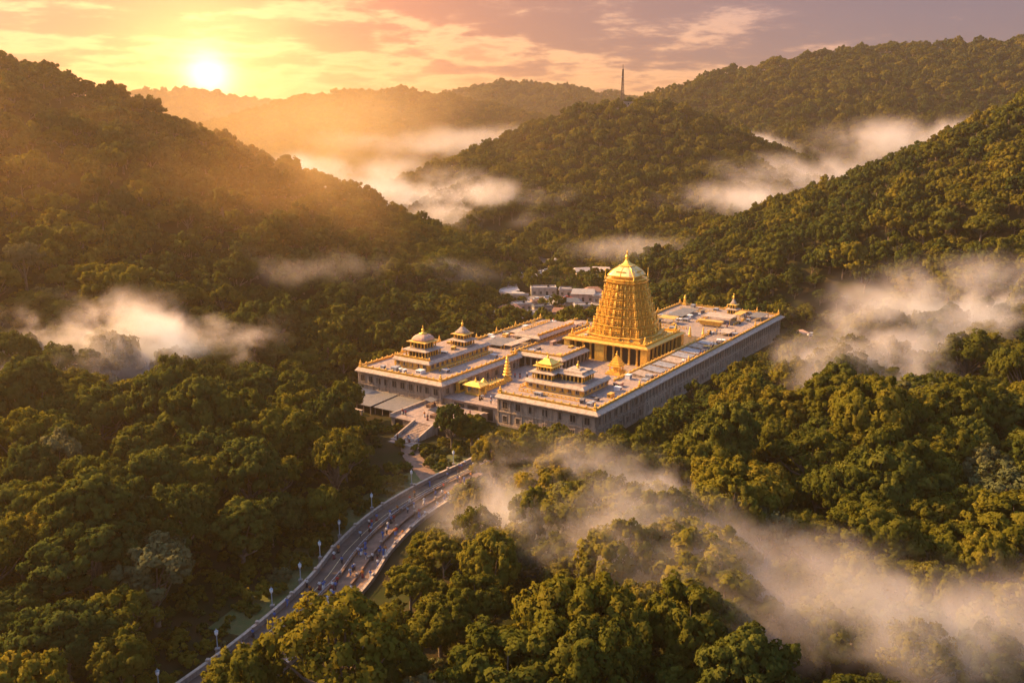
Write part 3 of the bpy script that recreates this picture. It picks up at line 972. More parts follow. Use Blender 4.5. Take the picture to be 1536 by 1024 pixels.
def temple_tower():
    e = place("temple_tower", 75.5, 30, 11.02, "tall tapering golden temple tower with a cream dome and finial", "tower")
    poly = ratha(1.0)
    base = MB()
    base.poly_loft(poly, [(0, 12.6), (.5, 12.6), (.55, 11.8), (1.1, 11.8), (1.15, 12.0), (1.4, 12.0), (1.45, 11.2)])
    base.build("plinth", M_GOLDP, e)
    z = 1.452; nT = 6; rng = random.Random(3)
    z_top = 18.2; W0, W1 = 10.7, 5.9
    def Wz(zz):
        t_ = (zz - 1.45) / (z_top - 1.45)
        return W0 + (W1 - W0) * (t_ ** 0.80)
    hs = [3.2, 3.0, 2.9, 2.7, 2.55, 2.4]
    for i in range(nT):
        h_ = hs[i]
        w0 = Wz(z); w1 = Wz(z + h_)
        t_ = MB()
        lv = []
        nc = 5                                        # moulded courses of one storey
        for k in range(nc):
            za = z + h_ * k / nc; wa = w0 + (w1 - w0) * k / nc; hh = h_ / nc
            lip = 1.035 if k == nc - 1 else 1.0
            lv += [(za, wa * .925), (za + hh * .42, wa * .91), (za + hh * .5, wa * 1.0 * lip), (za + hh * .78, wa * 1.0 * lip), (za + hh * .97, wa * .935)]
        t_.poly_loft(poly, lv)
        t_.build("tier", M_GOLD, e)
        # small shrine models standing on the ledge of each storey
        orn = MB(); zt = z + h_ * 0.30
        for k4 in range(4):
            c_, s_ = [(1, 0), (0, 1), (-1, 0), (0, -1)][k4]
            for yy in np.linspace(-.80, .80, 9):
                d_ = 1.0 if abs(yy) < .30 else (.92 if abs(yy) < .56 else .84)
                x = w0 * d_ * 1.0; y = yy * w0
                X_, Y_ = x * c_ - y * s_, x * s_ + y * c_
                r_ = .2 if abs(yy) > .05 else .42
                orn.rect_loft(X_, Y_, [(z + .1, r_, r_), (zt, r_, r_), (zt + .05, r_ * 1.2, r_ * 1.2), (zt + .25, r_ * 1.2, r_ * 1.2), (zt + .35, r_ * .8, r_ * .8), (z + h_ * .62, r_ * .66, r_ * .66), (z + h_ * .75, .08, .08)])
        orn.build("shrine_models", M_GOLD, e)
        # dark blocks painted for the shade of niches in each centre bay
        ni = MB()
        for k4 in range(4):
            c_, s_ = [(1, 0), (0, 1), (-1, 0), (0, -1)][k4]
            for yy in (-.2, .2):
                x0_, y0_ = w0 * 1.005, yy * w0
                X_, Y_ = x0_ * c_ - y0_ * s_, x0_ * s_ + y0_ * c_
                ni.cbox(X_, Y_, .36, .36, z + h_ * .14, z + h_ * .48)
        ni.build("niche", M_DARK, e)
        z += h_
    MB().poly_loft(poly, [(z, W1 * 1.12), (z + .3, W1 * 1.14), (z + .35, W1 * 1.0), (z + .8, W1 * 1.0), (z + .85, W1 * 1.1), (z + 1.05, W1 * 1.1), (z + 1.1, W1 * .95)]).build("cornice", M_GOLD, e)
    z += 1.102
    # neck and dome on a softened square plan
    sq = []
    for k in range(32):
        an = 2 * math.pi * k / 32
        c_, s_ = math.cos(an), math.sin(an)
        r_ = (abs(c_) ** 5 + abs(s_) ** 5) ** (-1 / 5)
        sq.append((c_ * r_, s_ * r_))
    MB().poly_loft(sq, [(z, 4.3), (z + .7, 4.3)]).build("neck", M_GOLDP, e)
    z += .7
    dm = [(0, 5.0), (.18, 5.25), (.45, 5.2), (1.0, 4.85), (1.7, 4.25), (2.4, 3.5), (2.9, 2.8), (3.2, 2.2)]
    MB().poly_loft(sq, [(z + q, r) for q, r in dm]).build("dome", M_DOME, e)
    ribs = MB()
    for k4 in range(4):
        for off in (0.0, math.pi / 4):
            an = k4 * math.pi / 2 + off
            rr = 1.0 if off == 0 else (2 * (math.sqrt(.5)) ** 5) ** (-.2)
            for (q0, r0), (q1, r1) in zip(dm[1:-1], dm[2:]):
                ribs.bar((math.cos(an) * r0 * rr * 1.01, math.sin(an) * r0 * rr * 1.01, z + q0), (math.cos(an) * r1 * rr * 1.01, math.sin(an) * r1 * rr * 1.01, z + q1), .13, 5)
    ribs.poly_loft(sq, [(z + .2, 5.32), (z + .46, 5.28)])
    ribs.build("rib", M_GOLD, e)
    arch = MB()                                          # row of small arched openings on the dome
    for k4 in range(4):
        c_, s_ = [(1, 0), (0, 1), (-1, 0), (0, -1)][k4]
        for yy in (-1.5, -.9, -.3, .3, .9, 1.5):
            X_, Y_ = 4.42 * c_ - yy * s_, 4.42 * s_ + yy * c_
            arch.cbox(X_, Y_, .3, .3, z + 1.35, z + 1.85)
    arch.build("dome_niche", M_GOLDP, e)
    z += 3.2
    MB().poly_loft(sq, [(z, 2.35), (z + .2, 2.4), (z + .5, 1.7), (z + 1.0, 1.0), (z + 1.5, .62), (z + 2.0, .42)]).build("dome_cap", M_GOLD, e)
    MB().lathe(0, 0, finial_prof(1.9, z + 1.9), 12).build("finial", M_GOLD, e, True)
    fm = MB().lathe(0, 0, [(.3, 0), (.34, .3), (.2, .5), (.24, .9), (.12, 1.2), (.08, 2.6), (.02, 3.4)], 8).me("corner_finial", M_GOLD, True)
    for sx_ in (-1, 1):
        for sy_ in (-1, 1):
            mesh_obj("corner_finial", fm, e, (sx_ * 5.2, sy_ * 5.2, z - 4.0))
temple_tower()
# golden kneeling figures and small shrines on the platform
for (a, b, lb) in ((63.5, 43.5, "small gold figure on the left front corner of the tower platform"), (88, 17.2, "small gold figure on the far right corner of the tower platform"), (64, 17.2, "small gold figure on the near corner of the tower platform")):
    e = place("gold_figure", a, b, 11.05, lb, "statue", "gold figures on the temple roofs")
    MB().rect_loft(0, 0, [(0, .7, .7), (.4, .7, .7), (.45, .55, .55), (.7, .55, .55)]).build("pedestal", M_GOLDP, e)
    MB().lathe(0, 0, [(.5, .7), (.55, 1.0), (.38, 1.4), (.42, 1.7), (.2, 1.95), (.24, 2.1), (.26, 2.3), (.18, 2.5), (.05, 2.9)], 10).build("figure", M_GOLD, e, True)


# --- kiosks (small pavilions standing on the roofs)
def kiosk(a, b, z, tiers, roof, label, m=None, group="kiosks on the temple roofs"):
    """tiers: (half width, height); each has columns round a dark core and an eave"""
    m = m or M_GOLDP
    e = place("roof_kiosk", a, b, z, label, "kiosk", group)
    zz = 0.0
    for i, (hw, h_) in enumerate(tiers):
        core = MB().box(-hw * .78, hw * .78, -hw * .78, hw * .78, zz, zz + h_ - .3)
        core.build("dark_core", M_DARK, e)  # interior shade put into the colour of a solid box
        colm = MB(); n = max(2, round(hw * 2 / 1.3)); cw = .17
        for k in range(n + 1):
            q = -hw * .9 + hw * 1.8 * k / n
            for s_ in (-1, 1):
                colm.cbox(q, s_ * hw * .9, cw * 2, cw * 2, zz + .22, zz + h_ - .32)
                if 0 < k < n: colm.cbox(s_ * hw * .9, q, cw * 2, cw * 2, zz + .22, zz + h_ - .32)
        colm.build("colonnade", m, e)
        MB().box(-hw, hw, -hw, hw, zz, zz + .2).build("floor", M_EAVE, e)
        MB().rect_loft(0, 0, [(zz + h_ - .3, hw + .05, hw + .05), (zz + h_ - .22, hw + .7, hw + .7), (zz + h_ - .08, hw + .7, hw + .7), (zz + h_ + .16, hw * .85, hw * .85)]).build("eave", M_EAVE if i % 2 == 0 else m, e)
        zz += h_ + .162
    hw = tiers[-1][0]
    sq = []
    for k in range(24):
        an = 2 * math.pi * k / 24
        c_, s_ = math.cos(an), math.sin(an); r_ = (abs(c_) ** 4 + abs(s_) ** 4) ** (-1 / 4)
        sq.append((c_ * r_, s_ * r_))
    if roof == 'dome':
        MB().poly_loft(sq, [(zz, hw * .98), (zz + .3, hw * 1.0), (zz + .9, hw * .9), (zz + 1.4, hw * .68), (zz + 1.75, hw * .4)]).build("dome", M_PINK, e, False)
        MB().lathe(0, 0, [(hw * .42, zz + 1.75), (hw * .44, zz + 1.9), (.4, zz + 2.2)] + finial_prof(1.25, zz + 2.2), 10).build("finial", M_GOLD, e, True)
    elif roof == 'spire':
        MB().poly_loft(sq, [(zz, hw * .95), (zz + .35, hw * .98), (zz + .4, hw * .8), (zz + .8, hw * .74), (zz + .85, hw * .62), (zz + 1.4, hw * .42), (zz + 1.9, hw * .2)]).build("spire_roof", M_EAVE, e)
        MB().lathe(0, 0, [(hw * .25, zz + 1.9), (.25, zz + 2.1)] + finial_prof(1.15, zz + 2.1), 10).build("finial", M_GOLD, e, True)
    elif roof == 'hip':
        MB().rect_loft(0, 0, [(zz, hw * .9, hw * .9), (zz + .3, hw * .9, hw * .9), (zz + .35, hw * 1.05, hw * 1.05), (zz + 1.2, hw * .45, hw * .45), (zz + 1.6, hw * .3, hw * .3)]).build("hip_roof", m, e)
        for (x, y) in ((-1, -1), (-1, 1), (1, -1), (1, 1)):
            mesh_obj("roof_knob", MB().lathe(0, 0, finial_prof(.45, 0), 8).me("roof_knob", M_GOLD), e, (x * hw * .95, y * hw * .95, zz + .35))
        MB().lathe(0, 0, finial_prof(.9, zz + 1.6), 10).build("finial", M_GOLD, e, True)
    else:
        MB().rect_loft(0, 0, [(zz, hw * .9, hw * .9), (zz + .5, hw * .85, hw * .85), (zz + .55, hw * .4, hw * .4), (zz + .9, hw * .35, hw * .35)]).build("flat_roof", M_EAVE, e)
        MB().lathe(0, 0, finial_prof(1.25, zz + .9), 10).build("finial", M_GOLD, e, True)
    return e
kiosk(13.2, 66.4, 11.84, ((4.0, 2.3), (2.9, 2.2)), 'dome', "two tier kiosk with a pink dome and gold finial on the left wing")
kiosk(30.5, 64.5, 11.84, ((2.8, 2.0), (2.0, 1.7)), 'spire', "slender stepped kiosk with a pointed gold finial on the left wing")
kiosk(13.2, 22.3, 11.54, ((3.3, 2.1), (2.4, 1.5)), 'hip', "gold kiosk with a curved hip roof on the front hall", M_GOLD)
kiosk(15.6, 14.2, 11.54, ((3.4, 2.3),), 'flat', "gold kiosk with a flat roof and round finial on the front hall", M_GOLD)
kiosk(139.5, 16.2, 8.83, ((1.7, 2.0), (1.1, 1.6)), 'spire', "small round topped turret kiosk at the far end of the rear hall", M_GOLD)

# small golden shrine in the courtyard
e = place("golden_shrine", 50.5, 20.2, 4.52, "small stepped golden shrine standing in the courtyard before the tower", "shrine")
MB().rect_loft(0, 0, [(0, 2.6, 2.6), (.5, 2.6, 2.6), (.55, 2.2, 2.2), (1.0, 2.2, 2.2)]).build("plinth", M_GOLDP, e)
mm = MB()
for (x, y) in ((-1.5, -1.5), (-1.5, 1.5), (1.5, -1.5), (1.5, 1.5), (-1.5, 0), (0, -1.5)):
    mm.cbox(x, y, .34, .34, 1.0, 2.6)
mm.cbox(0, 0, 1.6, 1.6, 1.0, 2.6)
mm.build("shrine_body", M_GOLD, e)
lv = []; z = 2.6
for k in range(5):
    w_ = 2.1 - .36 * k
    lv += [(z, w_, w_), (z + .25, w_, w_), (z + .3, w_ * .78, w_ * .78), (z + .58, w_ * .76, w_ * .76)]; z += .6
mm = MB(); mm.rect_loft(0, 0, lv); mm.build("stepped_roof", M_GOLD, e)
MB().lathe(0, 0, finial_prof(.95, z - .03), 10).build("finial", M_GOLD, e, True)

# gilded flagstaff with tiers of discs, altar and gate niche between the two front halls
def gold_staff(a, b, z, s_, label):
    e = place("gilded_flagstaff", a, b, z, label, "flagstaff", "gilded flagstaffs")
    MB().rect_loft(0, 0, [(0, 1.0 * s_, 1.0 * s_), (.5 * s_, 1.0 * s_, 1.0 * s_), (.55 * s_, .75 * s_, .75 * s_), (1.2 * s_, .7 * s_, .7 * s_)]).build("pedestal", M_GOLDP, e)
    pr = [(.3 * s_, 1.2 * s_)]; z_ = 1.5 * s_
    for k in range(6):
        r_ = (1.25 - .16 * k) * s_
        pr += [(.3 * s_, z_), (r_, z_ + .2 * s_), (r_ * .9, z_ + .42 * s_), (.32 * s_, z_ + .62 * s_)]; z_ += .8 * s_
    pr += [(.15 * s_, z_ + .2 * s_), (.03, z_ + .9 * s_)]
    MB().lathe(0, 0, pr, 12).build("staff", M_GOLD, e)
gold_staff(25.0, 43.8, 4.52, 1.15, "gilded flagstaff with tiered discs in the gap between the front halls")
gold_staff(93.6, 14.4, 8.8, .55, "short gilded flagstaff on the roof right of the tower")
gold_staff(97.5, 11.2, 8.83, .45, "squat gilded flagstaff near the gallery parapet")
e = place("golden_altar", 8.5, 43.6, 4.52, "golden altar canopy with an arched roof above the front steps", "altar")
MB().box(-1.8, 1.8, -2.6, 2.6, 0, .5).build("plinth", M_GOLDP, e)
for (x, y) in ((-1.4, -2.2), (-1.4, 2.2), (1.4, -2.2), (1.4, 2.2)):
    MB().rect_loft(x, y, [(.5, .3, .3), (.9, .2, .2), (2.0, .2, .2), (2.4, .34, .34)]).build("column", M_GOLD, e)
MB().rect_loft(0, 0, [(2.4, 2.0, 2.9), (2.7, 2.3, 3.2), (2.9, 2.2, 3.1), (3.3, 1.2, 2.0), (3.6, .8, 1.4)]).build("roof", M_GOLD, e)
MB().lathe(0, 0, finial_prof(.8, 3.6), 8).build("finial", M_GOLD, e, True)
e = place("golden_altar", 16, 43.8, 4.52, "long golden dais with railings leading to the gilded flagstaff", "altar")
MB().box(-5.4, 6.4, -1.5, 1.5, 0, .7).box(-4.6, 6.2, -1.1, 1.1, .702, 1.3).build("dais", M_GOLDP, e)
bal = MB().lathe(0, 0, [(.2, .71), (.22, .9), (.12, 1.1), (.2, 1.5), (.05, 1.9)], 6).me("baluster", M_GOLD)
for k in range(9):
    for y in (-1.3, 1.3):
        mesh_obj("baluster", bal, e, (-5.1 + k * 1.3, y, 0))
MB().lathe(-3.2, 0, [(1.0, 1.31), (1.1, 2.1), (1.3, 2.2), (.9, 2.7), (.5, 3.2), (.1, 3.6)], 10).build("lamp_tower", M_GOLD, e)
e = place("gate_niche", 8.0, 48.4, 4.52, "golden doorway niche set against the left wing", "niche")
MB().box(-1.9, 1.9, -.5, .8, 0, .5).box(-1.9, -1.3, -.5, .5, .5, 2.9).box(1.3, 1.9, -.5, .5, .5, 2.9).rect_loft(0, 0, [(2.9, 2.1, .8), (3.2, 2.2, .9), (3.5, 1.2, .5)]).build("frame", M_GOLD, e)
MB().box(-1.29, 1.29, .1, .5, .51, 2.89).build("door", M_DARK, e)

# terrace in front, with retaining walls, arches and steps
e = place("entrance_terrace", -7, 44, 0, "pink flat terrace roof before the gap between the two front halls", "terrace")
MB().box(-9.2, 7.9, -9.8, 10.2, -.5, 2.3).build("wall", M_WALL, e)
MB().box(-9.5, 7.9, -10.1, 10.5, 2.302, 2.5).build("roof", M_ROOF, e)
mm = MB()
mm.box(-9.4, 7.6, 10.1, 10.45, 2.502, 3.2); mm.box(-9.5, 7.6, 10.05, 10.5, 3.202, 3.32)
mm.box(-9.4, 6.5, -10.05, -9.7, 2.502, 2.9); mm.box(-9.45, 6.5, -10.1, -9.65, 2.902, 3.0)
mm.build("parapet", M_EAVE, e)
for b0 in (-8.4, -4.6, 6.2):
    MB().box(-9.27, -9.21, b0, b0 + 2.6, .1, 1.9).build("arch_shade", M_DARK, e)  # thin dark sheets painted for the shade under the arches
e = place("stairway", -17.0, 42.2, 0, "flight of worn pink steps from the terrace down to the road", "stairs")
mm = MB()
for k in range(13):
    mm.box(.8 - k * .62 - .62, .8 - k * .62, -2.6, 3.4, -.3, 2.48 - (k + 1) * .185)
mm.build("steps", M_ROOF, e)
mm = MB()
for y in (-2.9, 3.7):
    mm.loft([[(-7.6, y - .22, -.3), (.78, y - .22, -.3), (.78, y + .22, -.3), (-7.6, y + .22, -.3)], [(-7.6, y - .22, .75), (.78, y - .22, 3.2), (.78, y + .22, 3.2), (-7.6, y + .22, .75)]])
mm.build("side_wall", M_EAVE, e)
e = place("landing", -25.2, 40.5, 0, "stepped landing of pale stone at the foot of the stairway", "landing")
MB().box(-.6, 1.0, -6, 6, -.2, .35).box(-2.2, -.601, -5.2, 5.2, -.2, .18).build("steps", M_ROOF, e)

# low lean-to roofs along the foot of the left wing
for k, (b0, b1, z_, lb, m_) in enumerate(((56.0, 64.8, 2.5, "grey lean-to roof beside the terrace at the foot of the left wing", M_ROOFG), (65.2, 73.6, 2.75, "middle grey lean-to roof at the foot of the left wing", M_ROOFG), (74.0, 83.5, 2.6, "outermost pale lean-to roof at the left corner of the wing", M_EAVE))):
    e = place("lean_to", -6, (b0 + b1) / 2, 0, lb, "lean-to", "lean-to roofs by the left wing")
    hb = (b1 - b0) / 2
    dpt = (5.6, 6.4, 8.0)[k]
    MB().loft([[(-dpt, -hb, z_ - .5), (5.6, -hb, z_), (5.6, hb, z_), (-dpt, hb, z_ - .5)], [(-dpt, -hb, z_ - .32), (5.6, -hb, z_ + .18), (5.6, hb, z_ + .18), (-dpt, hb, z_ - .32)]]).build("roof", m_, e)
    MB().box(.5, 5.6, -hb + .2, hb - .2, -.3, z_ - .3).build("wall", M_WALL, e)
    mm = MB()
    for q in np.linspace(-hb + .3, hb - .3, 4):
        mm.cbox(-dpt + .4, q, .24, .24, -.3, z_ - .45)
    mm.build("posts", M_WALL, e)
# gold edged outworks: low outer wall by the left corner
e = place("low_wall", -14, 76, 0, "low brown boundary wall outside the lean-to roofs", "wall")
MB().box(-.25, .25, -9, 9.5, -.4, 1.3).build("wall", M_WALL, e); MB().box(-.36, .36, -9.1, 9.6, 1.302, 1.45).build("coping", M_EAVE, e)

# --- roof clutter
rngR = random.Random(8)
def roof_box(name, a, b, z, w_, d_, h_, m, label, cat, group, cap=None, rz=0.0):
    e = place(name, a, b, z, label, cat, group)
    e.rotation_euler.z += rz
    MB().rect_loft(0, 0, [(0, w_ / 2, d_ / 2), (h_ * .86, w_ / 2, d_ / 2), (h_ * .9, w_ / 2 + .08, d_ / 2 + .08), (h_, w_ / 2 + .08, d_ / 2 + .08), (h_ * 1.04, w_ / 2 - .06, d_ / 2 - .06)]).build("casing", m, e)
    g = MB()
    for k in range(3):
        g.box(-w_ / 2 - .015, -w_ / 2 - .002, -d_ * .36 + k * d_ * .26, -d_ * .36 + k * d_ * .26 + d_ * .18, h_ * .2, h_ * .75)
    g.build("vent", M_DARK, e)
    return e
e = place("yellow_tank", 113, 14.6, 8.83, "long yellow boat shaped tank on the rear hall roof", "tank")
MB().loft([[(-.8, -3.6, .5), (.8, -3.6, .5), (.8, 3.6, .5), (-.8, 3.6, .5)], [(-1.2, -4.4, 2.0), (1.2, -4.4, 2.0), (1.2, 4.4, 2.0), (-1.2, 4.4, 2.0)], [(-1.3, -4.5, 2.02), (1.3, -4.5, 2.02), (1.3, 4.5, 2.02), (-1.3, 4.5, 2.02)], [(-1.3, -4.5, 2.2), (1.3, -4.5, 2.2), (1.3, 4.5, 2.2), (-1.3, 4.5, 2.2)]]).build("body", M_GOLDP, e)
MB().box(-.9, .9, -3, -2.5, 0, .6).box(-.9, .9, 2.5, 3, 0, .6).build("feet", M_WALL, e)
def canopy(a, b, z, w_, d_, h_, m, label, posts=True, tilt=0.25):
    e = place("roof_canopy", a, b, z, label, "canopy", "canopies on the temple roofs")
    MB().loft([[(-w_ / 2, -d_ / 2, h_ - tilt), (w_ / 2, -d_ / 2, h_), (w_ / 2, d_ / 2, h_), (-w_ / 2, d_ / 2, h_ - tilt)], [(-w_ / 2, -d_ / 2, h_ - tilt + .14), (w_ / 2, -d_ / 2, h_ + .14), (w_ / 2, d_ / 2, h_ + .14), (-w_ / 2, d_ / 2, h_ - tilt + .14)]]).build("canopy_roof", m, e)
    p_ = MB()
    for sx_ in (-1, 1):
        for sy_ in (-1, 1):
            p_.cbox(sx_ * (w_ / 2 - .25), sy_ * (d_ / 2 - .25), .18, .18, 0, h_ - .2)
    p_.build("posts", M_GOLDP, e)
    return e
canopy(122, 14.6, 8.83, 7.5, 10.5, 2.5, M_EAVE, "wide gold edged canopy behind the yellow tank on the rear roof")
canopy(110.5, 30, 8.83, 4.5, 6.5, 2.2, M_GOLDP, "gold canopy with a dark underside left of the yellow tank")
canopy(126, 31, 8.83, 16, 6.5, 1.3, M_ROOFG, "long low grey canopy on the left side of the rear roof", tilt=.1)
canopy(106, 37, 8.83, 10, 4, 1.3, M_EAVE, "pale narrow canopy by the left parapet of the rear roof", tilt=.1)
canopy(135, 4.6, 8.83, 9, 5.0, 1.6, M_ROOFG, "grey canopy at the far right corner of the rear roof", tilt=.15)
canopy(133, 11, 8.83, 8, 3, 2.0, M_GOLDP, "gold strip canopy beside the turret kiosk", tilt=.1)
canopy(104, 5.2, 8.83, 7, 4.4, 1.2, M_EAVE, "pale canopy on the right edge of the rear roof near the gallery", tilt=.15)
canopy(66, 64, 8.53, 9, 7, 1.4, M_EAVE, "pale canopy on the hall left of the tower, near its left parapet", tilt=.1)
canopy(48.5, 62.5, 8.53, 10, 8, 1.2, M_ROOFG, "grey canopy on the roof beside the stepped kiosk", tilt=.2)
canopy(50, 56.5, 8.53, 12, 3.2, 1.5, M_EAVE, "long pale canopy along the courtyard edge of the left hall", tilt=.1)
canopy(86, 57, 8.53, 8, 6, 1.3, M_PINK, "pink canopy on the roof behind the raised pavilion", tilt=.2)
# skylight panels on the gallery roof
for k in range(8):
    a = 38.5 + k * 6.9
    e = place("skylight_panel", a, 5.0, 8.82, None, "skylight", "skylight panels on the gallery roof")
    order = ["nearest of the row", "second from the front hall", "third from the front hall", "fourth from the front hall", "fourth from the rear hall", "third from the rear hall", "second from the rear hall", "last before the rear hall"][k]
    e['label'] = "low grey sloping skylight panel on the gallery roof, " + order
    wd = rngR.uniform(4.6, 5.9); hh = rngR.uniform(.5, .95)
    MB().loft([[(-wd / 2, -2.9, .1), (wd / 2, -2.9, .1), (wd / 2, 3.0, .1), (-wd / 2, 3.0, .1)], [(-wd / 2, -2.9, .3), (wd / 2, -2.9, .3), (wd / 2, 3.0, hh), (-wd / 2, 3.0, hh)]]).build("sheet", M_PANEL if k % 3 else M_EAVE, e)
    fr = MB()
    for q in range(4):
        x = -wd / 2 + wd * q / 3
        fr.loft([[(x - .07, -3, .0), (x + .07, -3, .0), (x + .07, 3.1, .0), (x - .07, 3.1, .0)], [(x - .07, -3, .38), (x + .07, -3, .38), (x + .07, 3.1, hh + .08), (x - .07, 3.1, hh + .08)]])
    fr.build("frame", M_WALL, e)
# air units
spots = [(33, 7.4), (36, 2.4), (101, 24), (116, 25.5), (118, 36), (130, 22), (142, 24), (143, 34), (128, 6), (44.5, 70), (54, 69), (75, 69.5), (88, 66), (98, 52), (32, 53.5), (5, 70), (10, 55.5), (4.5, 4), (21, 4.6), (4.5, 20)]
names = ["on the near end of the gallery roof, inner side", "on the near end of the gallery roof, by the outer parapet", "on the rear roof just past the tower platform", "between two canopies on the rear roof", "by the left parapet of the rear roof", "left of the turret kiosk", "behind the turret kiosk", "in the far left corner of the rear roof", "near the right parapet of the rear roof", "behind the stepped kiosk by the left parapet", "by the left parapet, second past the stepped kiosk", "by the left parapet abreast of the tower", "on the far left corner roof by the tower", "on the small block behind the tower", "on the left wing roof by the courtyard edge", "on the front roof of the left wing", "on the left wing roof below the domed kiosk", "at the near corner of the front hall roof", "near the right parapet of the front hall roof", "by the front parapet of the front hall roof"]
for (a, b), nm in zip(spots, names):
    z_ = 8.83 if not (40 < a < 92 and b > 50) else 8.53
    big = rngR.random() < .4
    roof_box("air_unit", a, b, z_, rngR.uniform(1.2, 2.2), rngR.uniform(1.2, 2.4), rngR.uniform(.8, 1.4), M_WHITE if big else M_PANEL, ("white" if big else "grey") + " metal air unit " + nm, "air unit", "air units on the temple roofs", rz=rngR.choice((0, 1.57)))
e = place("gold_figure", 146, 38.8, 8.83, "standing gold figure on the far left corner of the rear roof", "statue", "gold figures on the temple roofs")
MB().rect_loft(0, 0, [(0, .9, .9), (.8, .9, .9), (.85, .6, .6), (1.2, .6, .6)]).build("pedestal", M_GOLDP, e)
MB().lathe(0, 0, [(.5, 1.2), (.6, 1.6), (.4, 2.4), (.55, 3.0), (.25, 3.3), (.3, 3.7), (.1, 4.2)], 10).build("figure", M_GOLD, e, True)

def gold_rail(a0, b0, a1, b1, z, label):
    e = place("roof_balustrade", (a0 + a1) / 2, (b0 + b1) / 2, z, label, "balustrade", "gold balustrades on the temple roofs")
    L_ = math.hypot(a1 - a0, b1 - b0); e.rotation_euler.z += math.atan2(b1 - b0, a1 - a0)
    MB().box(-L_ / 2, L_ / 2, -.22, .22, 0, .18).build("base", M_GOLDP, e)
    MB().box(-L_ / 2, L_ / 2, -.2, .2, .68, .82).build("rail", M_GOLDP, e)
    n = max(2, int(L_ / 1.3))
    key = ("gbal",)
    if key not in _win: _win[key] = MB().rect_loft(0, 0, [(0.18, .14, .14), (.4, .08, .08), (.68, .13, .13)]).me("baluster", M_GOLDP)
    for k in range(n + 1):
        mesh_obj("baluster", _win[key], e, (-L_ / 2 + .15 + (L_ - .3) * k / n, 0, 0))
for q in ((96, 10.2, 108, 10.2, 8.83, "gold balustrade on the rear roof leading on from the gallery parapet"), (119, 8.4, 131, 8.4, 8.83, "gold balustrade along the right side of the wide canopy"), (104, 20, 104, 33, 8.83, "gold balustrade across the rear roof just past the tower platform"), (117, 21.8, 133, 21.8, 8.83, "gold balustrade left of the wide canopy on the rear roof"),
          (137, 22, 137, 37, 8.83, "gold balustrade across the far end of the rear roof"), (62, 62.4, 80, 62.4, 10.93, "gold balustrade along the back of the raised pavilion"), (41, 66.8, 60, 66.8, 8.53, "gold balustrade on the hall behind the stepped kiosk"), (83, 62, 83, 72, 8.53, "gold balustrade across the far end of the left middle hall"),
          (9.5, 57.6, 37, 57.6, 8.83, "long gold balustrade below the upper storey on the left wing"), (8.4, 28.4, 25, 28.4, 8.83, "gold balustrade behind the two gold kiosks"), (5.6, 8, 5.6, 27, 8.83, "gold balustrade before the gold kiosk storey")):
    gold_rail(*q)
rngC = random.Random(77)
CL = [("front roof of the left wing", 2, 6, 53, 78, 8.83, 5), ("gallery roof by the outer parapet", 30, 93, 1.6, 2.6, 8.83, 11), ("rear roof left side", 106, 143, 24, 40, 8.83, 12), ("rear roof right side", 100, 144, 2, 13, 8.83, 9), ("left middle hall roof", 43, 90, 64, 72, 8.53, 11), ("left wing upper roof", 17, 37, 61, 71, 11.83, 6), ("pillared courtyard hall roof", 46, 59, 38, 50, 8.48, 5), ("front hall roof right of the kiosks", 3, 26, 2.4, 7, 8.83, 6), ("tower platform roof", 63.5, 66.5, 20, 41, 11.05, 5)]
KC = [("crate", M_PINK, "rose coloured crate"), ("air_unit", M_PANEL, "grey air unit"), ("water_tank", M_ROOFG, "dark grey square tank"), ("crate", M_GOLDP, "yellow crate"), ("air_unit", M_WHITE, "white air unit")]
for nm, a0, a1, b0, b1, z, n in CL:
    pts = sorted((rngC.uniform(a0, a1), rngC.uniform(b0, b1)) for _ in range(n))
    cnt = {}
    for (a, b) in pts:
        kn, m_, lb = rngC.choice(KC)
        k = cnt.get(lb, 0); cnt[lb] = k + 1
        roof_box(kn, a, b, z, rngC.uniform(.8, 2.4), rngC.uniform(.8, 2.8), rngC.uniform(.5, 1.3), m_, lb + " on the " + nm + ", " + ["nearest", "second nearest", "third nearest", "fourth nearest", "fifth nearest", "sixth nearest", "seventh nearest", "eighth nearest"][min(k, 7)], kn.replace('_', ' '), "boxes and tanks on the temple roofs", rz=rngC.choice((0, 1.57, .3)))
for (a, b, m_, lb) in ((-11.5, 39.5, M_PINK, "rose awning stall at the terrace edge above the stairs"), (-10.5, 43.5, M_DARK, "dark awning stall in the middle of the terrace edge"), (-3.5, 50.5, M_ROOFG, "grey awning stall in the terrace corner by the left wing")):
    e = place("awning_stall", a, b, 2.52, lb, "stall", "awning stalls on the terrace")
    MB().loft([[(-1.5, -1.3, 1.9), (1.5, -1.3, 1.9), (1.5, 1.3, 2.3), (-1.5, 1.3, 2.3)], [(-1.5, -1.3, 1.96), (1.5, -1.3, 1.96), (1.5, 1.3, 2.36), (-1.5, 1.3, 2.36)]]).build("awning", m_, e)
    MB().box(-1.2, 1.2, -.9, .9, 0, .9).build("counter", M_BRICKT, e)
    MB().cbox(-1.35, -1.15, .08, .08, 0, 1.9).cbox(1.35, -1.15, .08, .08, 0, 1.9).cbox(-1.35, 1.15, .08, .08, 0, 2.25).cbox(1.35, 1.15, .08, .08, 0, 2.25).build("posts", M_WALL, e)

